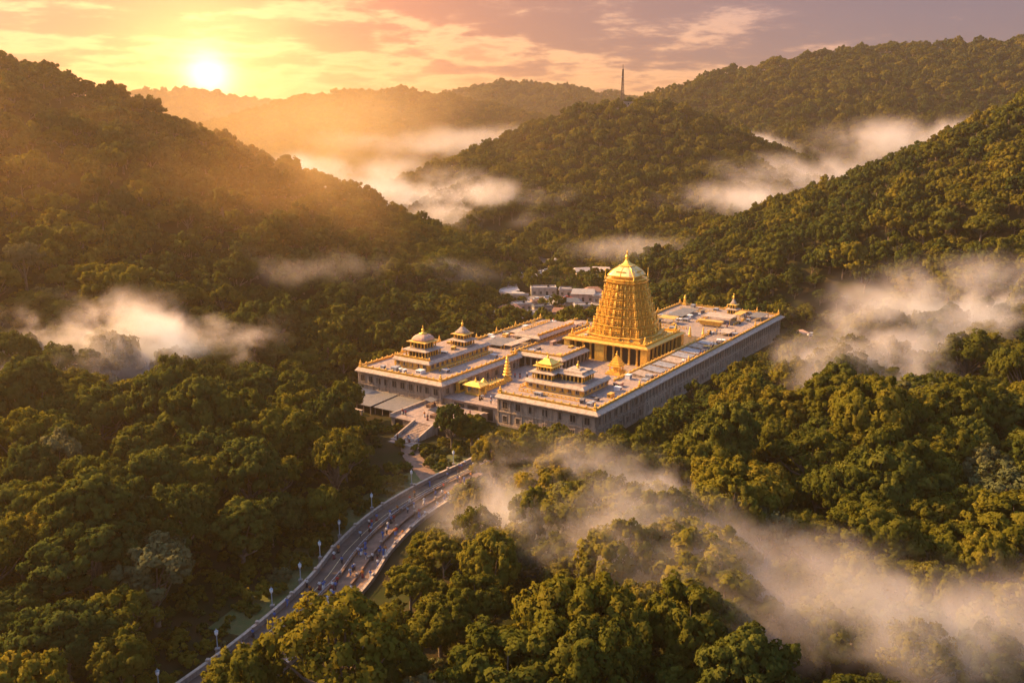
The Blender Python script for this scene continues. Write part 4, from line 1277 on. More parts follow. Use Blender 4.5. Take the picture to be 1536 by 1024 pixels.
# ================================================================ approach road
def offset_line(pts, d_):
    """shift a ground polyline sideways (positive = to the right of travel)"""
    out = []
    for i in range(len(pts)):
        a = pts[max(i - 1, 0)]; b = pts[min(i + 1, len(pts) - 1)]
        tx, ty = b[0] - a[0], b[1] - a[1]; l_ = math.hypot(tx, ty)
        out.append((pts[i][0] + ty / l_ * d_, pts[i][1] - tx / l_ * d_))
    return out
def smooth_line(pts, n=8):
    out = []
    P_ = [pts[0]] + list(pts) + [pts[-1]]
    for i in range(1, len(P_) - 2):
        p0, p1, p2, p3 = [np.array(P_[k]) for k in (i - 1, i, i + 1, i + 2)]
        for k in range(n):
            t = k / n
            out.append(tuple(0.5 * ((2 * p1) + (-p0 + p2) * t + (2 * p0 - 5 * p1 + 4 * p2 - p3) * t * t + (-p0 + 3 * p1 - 3 * p2 + p3) * t ** 3)))
    out.append(tuple(P_[-1]))
    return out
ROADL = smooth_line(ROAD + [(-6.5, 221.5), (-7.5, 228.5)], 6)

def strip(name, o0, o1, z, m, line=None, t0=0, t1=None, z_b=None):
    line = line or ROADL
    A_ = offset_line(line, o0)[t0:t1]; B_ = offset_line(line, o1)[t0:t1]
    mb = MB(); zb = z - 0.25 if z_b is None else z_b
    n = len(A_)
    for q, zz in ((A_, z), (B_, z), (B_, zb), (A_, zb)):
        mb.V += [(x, y, zz) for x, y in q]
    for i in range(n - 1):
        for k in range(4):
            a = k * n + i; b = ((k + 1) % 4) * n + i
            mb.F.append((a, a + 1, b + 1, b))
    mb.F.append((0, n, 2 * n, 3 * n)); mb.F.append((n - 1, 4 * n - 1, 3 * n - 1, 2 * n - 1))
    return mb.me(name, m)

M_ASPH = mat("worn_asphalt", (0.058, 0.043, 0.036), 0.85, second=(0.10, 0.070, 0.054), scale=0.35, bump=0.3)
M_BRICK = mat("brown_paving", (0.19, 0.115, 0.08), 0.85, second=(0.11, 0.07, 0.052), scale=0.6, bump=0.5)
M_KERB = stone_mat("weathered_concrete", (0.30, 0.25, 0.215), (0.21, 0.175, 0.15), stain=(0.13, 0.11, 0.10))
M_RUST = mat("painted_rail", (0.30, 0.32, 0.36), 0.5, 0.3, second=(0.22, 0.18, 0.16), scale=1.5)
M_LINE = mat("road_paint", (0.55, 0.45, 0.24), 0.7, second=(0.35, 0.28, 0.16), scale=1.2)
tag(mesh_obj("road", strip("road", 0.45, 4.7, 0.10, M_ASPH)), "dark asphalt lane of the winding road up to the temple", None, None, "structure")
tag(mesh_obj("path", strip("path", 5.02, 8.0, 0.13, M_BRICK)), "brown paved middle lane of the road up to the temple", None, None, "structure")
tag(mesh_obj("path", strip("path", 8.32, 11.0, 0.12, M_BRICK, t1=46)), "outer brown walkway along the right side of the road", None, None, "structure")
tag(mesh_obj("road_marking", strip("road_marking", 2.5, 2.62, 0.104, M_LINE, z_b=0.101)), "thin faded yellow line along the asphalt lane", None, None, "structure")

def wall_thing(name, o0, o1, h, label, cat, m, rail=None, step=3, t0=0, t1=None, post_m=None, base_m=None):
    e = empty(name, (ROADL[t0][0], ROADL[t0][1], 0)); tag(e, label, cat)
    org = (-ROADL[t0][0], -ROADL[t0][1], 0)
    mesh_obj("wall", strip("wall", o0, o1, h, m, t0=t0, t1=t1, z_b=-.6), e, org)
    mesh_obj("coping", strip("coping", o0 - .07, o1 + .07, h + .12, base_m or M_EAVE, t0=t0, t1=t1, z_b=h + .002), e, org)
    pl = offset_line(ROADL, (o0 + o1) / 2)[t0:t1]
    key = ("rp", name, rail)
    post = MB().rect_loft(0, 0, [(h - .3, .24, .24), (h + .30, .24, .24), (h + .34, .32, .32), (h + .44, .32, .32), (h + .62, .05, .05)]).me("post", post_m or M_EAVE)
    for i in range(1, len(pl) - 1, step):
        mesh_obj("post", post, e, (pl[i][0] + org[0], pl[i][1] + org[1], 0))
    if rail:
        mesh_obj("rail", strip("rail", (o0 + o1) / 2 - .05, (o0 + o1) / 2 + .05, h + rail, M_RUST, t0=t0, t1=t1, z_b=h + rail - .09), e, org)
        thin = MB().cbox(0, 0, .07, .07, h + .1, h + rail - .08).me("rail_post", M_RUST)
        for i in range(0, len(pl)):
            mesh_obj("rail_post", thin, e, (pl[i][0] + org[0], pl[i][1] + org[1], 0))
    return e
wall_thing("parapet_wall", 0.0, 0.42, 0.95, "pale parapet wall along the left edge of the winding road", "wall", M_KERB, None, 4)
wall_thing("dividing_wall", 4.72, 5.0, 0.55, "low dividing wall between the asphalt lane and the middle lane", "wall", M_BRICK, 0.65, 6, base_m=M_BRICK, post_m=M_KERB)
wall_thing("dividing_wall", 8.02, 8.3, 0.6, "low brown wall between the middle lane and the outer walkway", "wall", M_BRICK, None, 3, t1=50, base_m=M_BRICK, post_m=M_KERB)
wall_thing("outer_wall", 11.02, 11.4, 0.8, "bluish retaining wall with posts on the outer right side of the road", "wall", M_KERB, 0.6, 3, t1=46)

# branch from the road to the foot of the stairway
tag(mesh_obj("path", strip("path", -2.2, 2.2, 0.09, M_BRICK, smooth_line([(-19.0, 203), (-22, 211), (-25.0, 219), (-26.5, 228)], 5))), "pink paved path from the road to the foot of the stairway", None, None, "structure")
tag(mesh_obj("path", strip("path", -3.0, 3.0, 0.085, M_BRICK, smooth_line([(-2, 222), (10, 214.5), (20, 208), (27, 199)], 5))), "paved path curving past the near corner of the front hall", None, None, "structure")
tag(mesh_obj("path", strip("path", -4.5, 4.5, 0.09, M_BRICK, smooth_line([(106, 341), (113, 350), (122, 351), (134, 346), (146, 346)], 5))), "pink earth track beyond the far right corner of the temple", None, None, "structure")
tag(mesh_obj("road", strip("road", -2.6, 2.6, 0.09, M_ASPH, smooth_line([(90, 305), (97, 313), (103, 317), (110, 319)], 5))), "small grey road patch among trees right of the long gallery", None, None, "structure")
M_LAWN = mat("short_grass", (0.055, 0.075, 0.018), 0.95, second=(0.09, 0.085, 0.03), scale=0.5, bump=0.8)
tag(mesh_obj("lawn", strip("lawn", -7.5, -0.15, 0.06, M_LAWN, ROADL[16:58])), "strip of green lawn along the left side of the road", None, None, "structure")

# --- lamp posts
M_POST = mat("grey_blue_paint", (0.36, 0.42, 0.48), 0.5, 0.2, second=(0.28, 0.33, 0.38), scale=2)
M_GLOBE = mat("milk_glass", (0.75, 0.76, 0.78), 0.25)
def lamp_post(loc, label):
    e = empty("lamp_post", loc); tag(e, label, "lamp post", "lamp posts along the road")
    mesh_obj("base", LP[0], e); mesh_obj("pole", LP[1], e); mesh_obj("lantern", LP[2], e); mesh_obj("cap", LP[3], e)
    return e
LP = [MB().rect_loft(0, 0, [(0, .3, .3), (1.15, .28, .28), (1.2, .36, .36), (1.35, .36, .36)]).me("base", M_KERB),
      MB().lathe(0, 0, [(.13, 1.35), (.09, 1.7), (.075, 3.4), (.12, 3.45), (.12, 3.55)], 8).me("pole", M_POST),
      MB().lathe(0, 0, [(.14, 3.55), (.27, 3.8), (.28, 4.0), (.2, 4.2)], 10).me("lantern", M_GLOBE),
      MB().lathe(0, 0, [(.34, 4.2), (.26, 4.32), (.08, 4.45), (.04, 4.7)], 8).me("cap", M_POST)]
pl = offset_line(ROADL, -0.55)
pick = [5, 10, 14, 19, 23, 27, 31, 36, 41, 46, 51]
ordn = ["nearest the viewer", "second from the near end", "third from the near end", "fourth from the near end", "fifth from the near end", "at the middle of the bend", "just past the middle of the bend", "fourth from the stairway", "third from the stairway", "second from the stairway", "closest to the stairway"]
for i, nm in zip(pick, ordn):
    lamp_post((pl[i][0], pl[i][1], 0), "blue grey lamp post left of the road, " + nm)

# ================================================================ village behind the temple
M_HW = stone_mat("house_plaster", (0.48, 0.38, 0.30), (0.38, 0.29, 0.22), stain=(0.28, 0.2, 0.15))
M_HW2 = stone_mat("rose_plaster", (0.52, 0.34, 0.26), (0.44, 0.28, 0.22), stain=(0.25, 0.16, 0.12))
M_HR = stone_mat("pale_sheet_roof", (0.48, 0.40, 0.35), (0.36, 0.30, 0.265), stain=(0.33, 0.26, 0.22))
M_HR2 = mat("tiled_roof", (0.36, 0.17, 0.10), 0.8, second=(0.24, 0.12, 0.08), scale=1.5, bump=0.5)
for nm, pts, w_ in (("main street of the village behind the temple", [(-2, 372), (4, 392), (12, 408), (22, 416), (40, 414), (58, 410)], 3.2), ("curving road climbing out of the village", [(2, 432), (0, 455), (6, 478), (16, 496), (22, 512), (18, 530), (10, 545)], 2.4), ("far pale road in the valley beyond the village", [(10, 545), (2, 556), (-6, 568), (-14, 582)], 2.4)):
    L_ = smooth_line(pts, 5)
    zz = height(np.array([q[0] for q in L_]), np.array([q[1] for q in L_]))
    me = strip("road", -w_, w_, 0.12, M_ROOF, L_, z_b=-.5)
    n = len(L_)
    for k, v in enumerate(me.vertices):
        v.co.z += float(zz[k % n]) + .15
    tag(mesh_obj("road", me), nm, None, None, "structure")
tag(mesh_obj("village_yard", MB().lathe(0, 0, [(19, 0), (19, .08)], 28).me("village_yard", M_ROOF), None, (20, 420, .32)), "pale paved yard between the village houses", None, None, "structure")

def house(x, y, w_, d_, h_, rz, roof, wm, rm, label, floors=1):
    z = float(height(np.array([x]), np.array([y]))[0])
    e = empty("house", (x, y, z), rz); tag(e, label, "house", "village houses behind the temple")
    MB().box(-w_ / 2, w_ / 2, -d_ / 2, d_ / 2, -.8, h_).build("wall", wm, e)
    if roof == 'flat':
        mb = MB().box(-w_ / 2 - .35, w_ / 2 + .35, -d_ / 2 - .35, d_ / 2 + .35, h_ + .002, h_ + .22)
        for (xa, xb, ya, yb) in ((-w_ / 2, w_ / 2, -d_ / 2, -d_ / 2 + .22), (-w_ / 2, w_ / 2, d_ / 2 - .22, d_ / 2), (-w_ / 2, -w_ / 2 + .22, -d_ / 2 + .221, d_ / 2 - .221), (w_ / 2 - .22, w_ / 2, -d_ / 2 + .221, d_ / 2 - .221)):
            mb.box(xa, xb, ya, yb, h_ + .222, h_ + .75)
        r = mb.build("roof", rm, e)
        MB().lathe(w_ * .2, d_ * .15, [(.55, h_ + .23), (.6, h_ + 1.1), (.2, h_ + 1.3)], 10).build("water_tank", M_DARK if w_ > 7 else M_WHITE, e)
    else:
        o = .6
        MB().loft([[(-w_ / 2 - o, -d_ / 2 - o, h_), (w_ / 2 + o, -d_ / 2 - o, h_), (w_ / 2 + o, d_ / 2 + o, h_), (-w_ / 2 - o, d_ / 2 + o, h_)],
                   [(-w_ / 2 - o, -d_ / 2 - o, h_ + .15), (w_ / 2 + o, -d_ / 2 - o, h_ + .15), (w_ / 2 + o, d_ / 2 + o, h_ + .15), (-w_ / 2 - o, d_ / 2 + o, h_ + .15)],
                   [(-w_ / 2 + (d_ * .3 if roof == 'hip' else 0), -.1, h_ + d_ * .32), (w_ / 2 - (d_ * .3 if roof == 'hip' else 0), -.1, h_ + d_ * .32), (w_ / 2 - (d_ * .3 if roof == 'hip' else 0), .1, h_ + d_ * .32), (-w_ / 2 + (d_ * .3 if roof == 'hip' else 0), .1, h_ + d_ * .32)]]).build("roof", rm, e)
    wmh, pmh = window_mesh(1.0, 1.2, M_EAVE)
    nW = max(2, int(w_ / 2.6))
    for f in range(floors):
        for i in range(nW):
            if f == 0 and i == nW // 2:
                MB().box(-.55, .55, -.04, .03, 0, 2.0).build("door", M_DARK, e, loc=(-w_ / 2 + (i + .5) * w_ / nW, -d_ / 2, .05)); continue
            o = mesh_obj("window", wmh, e, (-w_ / 2 + (i + .5) * w_ / nW, -d_ / 2, .9 + f * 2.8)); mesh_obj("pane", pmh, o)
    return e
house(15, 440, 12, 6, 3.4, .05, 'flat', M_HW, M_HR, "long pale flat roofed house behind the round terrace")
house(27, 437, 9, 6, 3.2, -.1, 'flat', M_HW, M_HR, "pale flat roofed house at the back of the yard, middle of the village")
house(33, 424, 10, 6.5, 3.6, -.15, 'gable', M_HW2, M_HR, "rose walled house with a pale sheet roof right of the yard")
house(42, 420, 9, 6.5, 3.4, -.2, 'flat', M_HW, M_HR, "pale flat roofed house just left of the temple tower")
house(38, 432, 8, 6, 3.4, .1, 'hip', M_HW, M_HR2, "small house with a tiled hip roof behind the yard")
house(52, 424, 10, 7, 3.6, -.15, 'gable', M_HW, M_HR, "house with a pale gable roof hidden behind the tower's left shoulder")
house(4, 402, 8, 5, 3.0, .4, 'flat', M_HW2, M_HR, "rose coloured flat roofed house at the street's near bend")
house(-1, 392, 7, 5, 3.0, .5, 'gable', M_HW, M_HR2, "tile roofed house nearest the temple at the street's left side")
house(13, 396, 8, 5, 3.0, .2, 'flat', M_HW, M_ROOFG, "grey roofed house nearest the temple's left rear hall")
house(26, 406, 9, 5, 3.2, -.05, 'hip', M_HW, M_ROOFG, "grey hip roofed house in front of the yard")
house(36, 476, 8, 6, 4.0, .3, 'gable', M_HW, M_HR, "house with an upswept pale roof among trees, left of two")
house(46, 478, 9, 6, 4.0, -.2, 'gable', M_HW, M_HR, "house with an upswept pale roof among trees, right of two")
house(8, 470, 9, 5, 3.0, .1, 'flat', M_HW, M_HR, "pale flat house beside the row of parked cars")
house(23, 512, 6, 4, 4.2, .2, 'flat', M_GOLDP, M_HR, "small yellow house by the curving road beyond the village")
house(-9, 574, 7, 5, 3.0, -.3, 'flat', M_HW, M_HR, "lone pale house by the far valley road")
house(10, 383, 8, 5, 2.8, .15, 'flat', M_HW, M_HR, "pale flat house just behind the left middle hall's rear parapet")
house(21, 386, 7, 5, 2.8, -.1, 'gable', M_HW2, M_HR2, "tile roofed rose house behind the left middle hall, right of a pale one")
house(-5, 381, 6, 4.5, 2.8, .3, 'flat', M_HW, M_HR, "small pale house at the street's start, outermost left")
house(31, 398, 8, 5, 3.0, .1, 'flat', M_HW, M_HR, "pale flat house left of the tower below the yard")
house(20, 404, 6, 4, 2.6, -.3, 'gable', M_GOLDP, M_HR, "small yellow house with a pale roof before the yard")
house(12, 410, 7, 4, 2.6, .2, 'flat', M_HW, M_PINK, "low house with a pink flat roof before the yard")
# round terrace building
e = empty("round_terrace", (4, 430, float(height(np.array([4.]), np.array([430.]))[0]))); tag(e, "white half round terrace building at the left end of the village", "building")
def sector(r0, r1, a0, a1, z0, z1, n=18):
    mb = MB(); rings = []
    A_ = [a0 + (a1 - a0) * k / n for k in range(n + 1)]
    lo = [(r1 * math.cos(a), r1 * math.sin(a)) for a in A_] + [(r0 * math.cos(a), r0 * math.sin(a)) for a in A_[::-1]]
    mb.loft([[(x, y, z0) for x, y in lo], [(x, y, z1) for x, y in lo]])
    return mb
sector(2.5, 9.5, R(100), R(290), -.8, 3.2).build("wall", M_HW, e)
sector(2.2, 10.2, R(98), R(292), 3.202, 3.5).build("roof", M_HR, e)
sector(9.6, 9.9, R(98), R(292), 3.502, 4.1).build("parapet", M_HR, e)
for k in range(9):
    a = R(115 + k * 20)
    MB().cbox(0, 0, 1.1, .12, .6, 2.2).build("window", M_DARK, e, loc=(9.5 * math.cos(a), 9.5 * math.sin(a), 0)).rotation_euler.z = a + math.pi / 2

# parked cars
M_TYRE = mat("tyre_rubber", (0.02, 0.02, 0.02), 0.8)
M_GLASS = mat("car_glass", (0.03, 0.035, 0.045), 0.15, spec=0.6)
CARP = [mat("car_white", (0.7, 0.7, 0.7), 0.35), mat("car_silver", (0.42, 0.43, 0.45), 0.35, 0.4), mat("car_red", (0.36, 0.05, 0.04), 0.4), mat("car_blue", (0.07, 0.11, 0.24), 0.4)]
def car_meshes():
    out = []
    prof = [(-2.05, .35), (-2.1, .75), (-1.9, .95), (-.9, 1.0), (1.15, .98), (2.0, .85), (2.1, .6), (2.05, .35)]
    def ext(pr, w0, w1):
        mb = MB(); n = len(pr)
        mb.V += [(x, -w0 if z < .9 else -w1, z) for x, z in pr] + [(x, w0 if z < .9 else w1, z) for x, z in pr]
        for i in range(n):
            mb.F.append((i, (i + 1) % n, n + (i + 1) % n, n + i))
        mb.F.append(tuple(range(n))[::-1]); mb.F.append(tuple(range(n, 2 * n)))
        return mb
    body = ext(prof, .85, .8)
    glass = MB().loft([[(-1.7, -.76, .98), (.95, -.76, .98), (.95, .76, .98), (-1.7, .76, .98)], [(-1.25, -.62, 1.42), (.3, -.62, 1.42), (.3, .62, 1.42), (-1.25, .62, 1.42)]])
    top = MB().loft([[(-1.27, -.64, 1.422), (.32, -.64, 1.422), (.32, .64, 1.422), (-1.27, .64, 1.422)], [(-1.1, -.55, 1.48), (.15, -.55, 1.48), (.15, .55, 1.48), (-1.1, .55, 1.48)]])
    wh = MB()
    wh.loft([[(.31 * math.cos(2 * math.pi * k / 14), y, .31 * math.sin(2 * math.pi * k / 14)) for k in range(14)] for y in (-.1, .1)])
    return body, glass, top, wh
_cb, _cg, _ct, _cw = car_meshes()
CAR_BODY = [_cb.me("body", m) for m in CARP]; CAR_TOP = [_ct.me("roof", m) for m in CARP]
CAR_GLASS = _cg.me("windows", M_GLASS); CAR_WHEEL = _cw.me("wheel", M_TYRE)
def car(x, y, rz, c_, label, z=None):
    z = float(height(np.array([x]), np.array([y]))[0]) + .3 if z is None else z
    e = empty("parked_car", (x, y, z), rz); tag(e, label, "car", "parked cars around the temple village")
    mesh_obj("body", CAR_BODY[c_], e); mesh_obj("roof", CAR_TOP[c_], e); mesh_obj("windows", CAR_GLASS, e)
    for sx_ in (-1.3, 1.3):
        for sy_ in (-.78, .78):
            mesh_obj("wheel", CAR_WHEEL, e, (sx_, sy_, .31))
for k, nm in enumerate(["leftmost", "second from the left", "third from the left", "fourth from the left", "second from the right", "rightmost"]):
    car(1.5 + k * 3.4, 486 + k * 1.6, .3, (0, 0, 1, 0, 0, 1)[k], ("silver" if k in (2, 5) else "white") + " car in the row behind the round terrace, " + nm)
for k, (x, y, rz, c_, nm) in enumerate([(12, 424, .2, 0, "white car parked left in the village yard"), (17, 427, .1, 1, "silver car parked at the back of the village yard"), (22, 425, -.1, 0, "white car parked in the middle of the village yard"), (26, 428, .3, 2, "dark red car parked in the village yard"), (30, 415, 1.2, 3, "blue car on the village street right of the yard"), (6, 412, .9, 0, "white car on the street below the round terrace"), (-2, 566, .9, 0, "white car on the far valley road, right of two"), (-10, 580, .9, 1, "silver car on the far valley road, left of two"), (116, 351, .2, 0, "white car on the pink track beyond the temple corner"), (122, 349, -.1, 1, "silver car on the pink track beyond the temple corner"), (100, 315, .7, 3, "blue car on the grey road patch right of the gallery")]):
    car(x, y, rz, c_, nm, .42 if 380 < y < 440 else (.1 if y < 360 else None))

# small pavilion roof at the right track
e = empty("shed", (109, 346, .1), .4); tag(e, "open shed with a pink sheet roof at the track's left end", "shed")
MB().loft([[(-3.5, -2.2, 2.3), (3.5, -2.2, 2.3), (3.5, 2.2, 2.9), (-3.5, 2.2, 2.9)], [(-3.5, -2.2, 2.45), (3.5, -2.2, 2.45), (3.5, 2.2, 3.05), (-3.5, 2.2, 3.05)]]).build("roof", M_PINK, e)
MB().box(-3.2, 3.2, 1.7, 1.9, -.3, 2.7).cbox(-3.2, -1.9, .2, .2, -.3, 2.3).cbox(3.2, -1.9, .2, .2, -.3, 2.3).build("posts", M_WALL, e)

# ================================================================ radio mast on the hill top
mz = float(height(np.array([86.]), np.array([752.]))[0])
e = empty("radio_mast", (86, 752, mz + 1)); tag(e, "tall steel lattice radio mast on top of the middle hill", "mast")
M_STEEL = mat("mast_steel", (0.08, 0.055, 0.05), 0.6, 0.3)
Hm = 33
legs = [(math.cos(R(90 + 120 * k)), math.sin(R(90 + 120 * k))) for k in range(3)]
def lr(z): return 1.5 * (1 - z / Hm) + .28
for (x, y) in legs:
    MB().bar((x * lr(0), y * lr(0), -2), (x * lr(Hm * .9), y * lr(Hm * .9), Hm * .9), .27, 6).build("leg", M_STEEL, e)
br = MB(); z = 0
while z < Hm * .86:
    dz = 1.2 + lr(z) * .8
    for k in range(3):
        p0, p1 = legs[k], legs[(k + 1) % 3]
        br.bar((p0[0] * lr(z), p0[1] * lr(z), z), (p1[0] * lr(z + dz), p1[1] * lr(z + dz), z + dz), .14, 4)
        br.bar((p0[0] * lr(z), p0[1] * lr(z), z), (p1[0] * lr(z), p1[1] * lr(z), z), .08, 4)
    z += dz
br.build("bracing", M_STEEL, e)
MB().bar((0, 0, Hm * .88), (0, 0, Hm), .2, 6).build("antenna_rod", M_STEEL, e)
for (zz, s_) in ((Hm * .6, 1), (Hm * .72, -1)):
    MB().loft([[(.7 * s_ + .55 * math.cos(a), -.2 + q, zz + .55 * math.sin(a)) for a in np.linspace(0, 2 * math.pi, 11)[:-1]] for q in (-.25, .25)]).build("dish", M_WHITE, e)
for k, (dx_, dy_, w_, h_, nm) in enumerate(((-6, 1, 6, 3.2, "left"), (4.5, 2, 7, 3.8, "right"))):
    e = empty("mast_hut", (86 + dx_, 752 + dy_ - 3, mz - .5)); tag(e, "small white equipment hut at the " + nm + " foot of the radio mast", "hut")
    MB().box(-w_ / 2, w_ / 2, -2, 2, -1.5, h_ + 2.5).build("wall", M_HW, e)
    MB().box(-w_ / 2 - .4, w_ / 2 + .4, -2.4, 2.4, h_ + 2.502, h_ + 2.8).build("roof", M_HR, e)
    MB().cbox(0, -2.02, 1.2, .06, h_ + .6, h_ + 1.8).build("window", M_DARK, e)


# ================================================================ people
M_SKIN = mat("skin", (0.24, 0.12, 0.075), 0.6)
M_HAIR = mat("black_hair", (0.012, 0.010, 0.009), 0.5)
CLOTH = {'blue': (0.08, 0.16, 0.42), 'white': (0.70, 0.69, 0.68), 'red': (0.45, 0.05, 0.04), 'orange': (0.60, 0.22, 0.04), 'dark': (0.03, 0.03, 0.04), 'pale blue': (0.38, 0.48, 0.62), 'yellow': (0.65, 0.45, 0.08), 'maroon': (0.20, 0.04, 0.05)}
CM = {k: mat("cloth_" + k.replace(' ', '_'), v, 0.85, vary=0.25, scale=4) for k, v in CLOTH.items()}

def person_body(stride, arm, lean=0.0):
    """one skinned figure facing -Y, 1.68 m tall"""
    V = []; E_ = []; Rr = []
    def v(p, r, parent=None):
        V.append(p); Rr.append(r)
        if parent is not None: E_.append((parent, len(V) - 1))
        return len(V) - 1
    pel = v((0, 0, .92), (.135, .10)); wst = v((0, -.01 - lean * .2, 1.06), (.115, .085), pel); chs = v((0, -.01 - lean * .6, 1.26), (.15, .105), wst)
    nk = v((0, -.01 - lean, 1.42), (.055, .055), chs); hb = v((0, -.03 - lean, 1.50), (.075, .085), nk); hd = v((0, -.035 - lean, 1.58), (.078, .095), hb); ht = v((0, -.03 - lean, 1.65), (.05, .06), hd)
    nose = v((0, -.125 - lean, 1.55), (.016, .016), hd)
    for s_ in (-1, 1):
        hip = v((s_ * .09, 0, .88), (.09, .09), pel); kn = v((s_ * .10, -s_ * stride * .22 - .03, .48), (.062, .062), hip)
        an = v((s_ * .10, -s_ * stride * .34 + .05, .08), (.042, .042), kn); v((s_ * .11, -s_ * stride * .34 - .11, .035), (.04, .032), an)
        sh = v((s_ * .19, -.01 - lean * .8, 1.36), (.062, .062), chs); el = v((s_ * .24, s_ * stride * .12 + .02 - arm * .06, 1.09), (.045, .045), sh)
        wr = v((s_ * .23, s_ * stride * .2 - .06 - arm * .22, .88 + arm * .22), (.03, .03), el)
        pm = v((s_ * .23, s_ * stride * .2 - .09 - arm * .28, .81 + arm * .24), (.036, .022), wr)
        for k in range(4):
            v((s_ * .23 + (k - 1.5) * .017, s_ * stride * .2 - .11 - arm * .33, .73 + arm * .25 - abs(k - 1.4) * .006), (.009, .009), pm)
        v((s_ * .19, s_ * stride * .2 - .13 - arm * .28, .78 + arm * .24), (.010, .010), pm)
    me = bpy.data.meshes.new("body"); me.from_pydata(V, E_, [])
    o = bpy.data.objects.new("tmp_body", me); COL.objects.link(o)
    md = o.modifiers.new("skin", 'SKIN'); md.use_smooth_shade = True
    for sv, r in zip(me.skin_vertices[0].data, Rr): sv.radius = r
    me.skin_vertices[0].data[0].use_root = True
    sb = o.modifiers.new("sub", 'SUBSURF'); sb.levels = 1; sb.render_levels = 1
    dg = bpy.context.evaluated_depsgraph_get()
    out = bpy.data.meshes.new_from_object(o.evaluated_get(dg)); out.name = "body"
    bpy.data.objects.remove(o); bpy.data.meshes.remove(me)
    out.materials.clear(); out.materials.append(M_SKIN)
    return out

def ell(cx, cy, z, rx, ry, n=12):
    return [(cx + rx * math.cos(2 * math.pi * k / n), cy + ry * math.sin(2 * math.pi * k / n), z) for k in range(n)]
def clothes(stride, arm, lean, long_skirt):
    top = MB()
    top.loft([ell(0, 0, .86, .175, .135), ell(0, -.01, 1.05, .15, .118), ell(0, -.01 - lean * .6, 1.26, .188, .138), ell(0, -.01 - lean * .8, 1.36, .19, .12), ell(0, -.01 - lean, 1.43, .085, .08)])
    for s_ in (-1, 1):
        p = [(s_ * .175, -.01 - lean * .8, 1.37), (s_ * .225, s_ * stride * .08 - arm * .04, 1.2), (s_ * .243, s_ * stride * .12 + .02 - arm * .06, 1.07)]
        VV = []; FF = []; tube(VV, FF, p, [.085, .075, .07], 8)
        b = len(top.V); top.V += VV; top.F += [tuple(b + q for q in f) for f in FF]
    low = MB()
    if long_skirt:
        low.loft([ell(0, .0, .08, .25 + .1 * stride, .25 + .18 * stride), ell(0, 0, .5, .20, .19), ell(0, 0, .9, .165, .13), ell(0, 0, 1.0, .14, .11)])
    else:
        low.loft([ell(0, 0, .82, .17, .13), ell(0, 0, .95, .165, .125)])
        for s_ in (-1, 1):
            p = [(s_ * .09, 0, .88), (s_ * .10, -s_ * stride * .22 - .03, .48), (s_ * .10, -s_ * stride * .34 + .05, .1)]
            VV = []; FF = []; tube(VV, FF, p, [.115, .088, .075], 8)
            b = len(low.V); low.V += VV; low.F += [tuple(b + q for q in f) for f in FF]
    hair = MB().loft([ell(0, .0 - lean, 1.50, .06, .05), ell(0, -.005 - lean, 1.57, .092, .085), ell(0, -.02 - lean, 1.64, .08, .09), ell(0, -.025 - lean, 1.69, .035, .04)])
    return top, low, hair
POSES = []
for (st, ar, ln, sk) in ((.9, .1, .02, False), (.15, .6, .0, True), (.7, .3, .03, True), (.1, .1, .0, False), (.5, .8, .05, False)):
    t_, l_, h_ = clothes(st, ar, ln, sk)
    POSES.append((person_body(st, ar, ln), {k: t_.me("top", CM[k], True) for k in CM}, {k: l_.me("skirt" if sk else "trousers", CM[k], True) for k in CM}, h_.me("hair", M_HAIR, True), sk))
rngP = random.Random(21)
def person(x, y, z, rz, pose, tc, lc, label, group):
    e = empty("person", (x, y, z), rz); tag(e, label, "person", group)
    s_ = rngP.uniform(.96, 1.06); e.scale = (s_, s_, s_)
    b, tops, lows, hair, sk = POSES[pose]
    mesh_obj("body", b, e); mesh_obj("top", tops[tc], e); mesh_obj("skirt" if sk else "trousers", lows[lc], e); mesh_obj("hair", hair, e)
ORD = ["first", "second", "third", "fourth", "fifth", "sixth", "seventh", "eighth", "ninth", "tenth", "eleventh", "twelfth", "thirteenth", "fourteenth", "fifteenth", "sixteenth", "seventeenth", "eighteenth", "nineteenth", "twentieth"]
LANES = [("asphalt lane", (.9, 4.2), .1, 44, 55), ("middle lane", (5.4, 7.6), .13, 44, 55), ("outer walkway", (8.7, 10.6), .12, 26, 44)]
cw = ['blue', 'white', 'blue', 'pale blue', 'white', 'dark', 'red', 'pale blue', 'orange', 'blue']
for ln, (oa, ob), zz, n, tmax in LANES:
    seen = {}
    ts = sorted(rngP.uniform(14, tmax) for _ in range(n))
    for t in ts:
        i = int(t); q = offset_line(ROADL, rngP.uniform(oa, ob)); nx_ = q[min(i + 1, len(q) - 1)]
        x, y = q[i][0] + rngP.uniform(-.5, .5), q[i][1] + rngP.uniform(-.5, .5)
        hd = math.atan2(nx_[1] - q[i][1], nx_[0] - q[i][0]) + math.pi / 2 + (math.pi if rngP.random() < .35 else 0)
        tc_ = rngP.choice(cw); lc_ = rngP.choice(['dark', 'white', 'dark', 'blue', 'maroon'])
        k = seen.get(tc_, 0); seen[tc_] = k + 1
        person(x, y, zz, hd, rngP.randrange(5), tc_, lc_, f"person in {tc_} on the {ln}, {ORD[k]} {tc_} top from the near end", "people walking on the road")
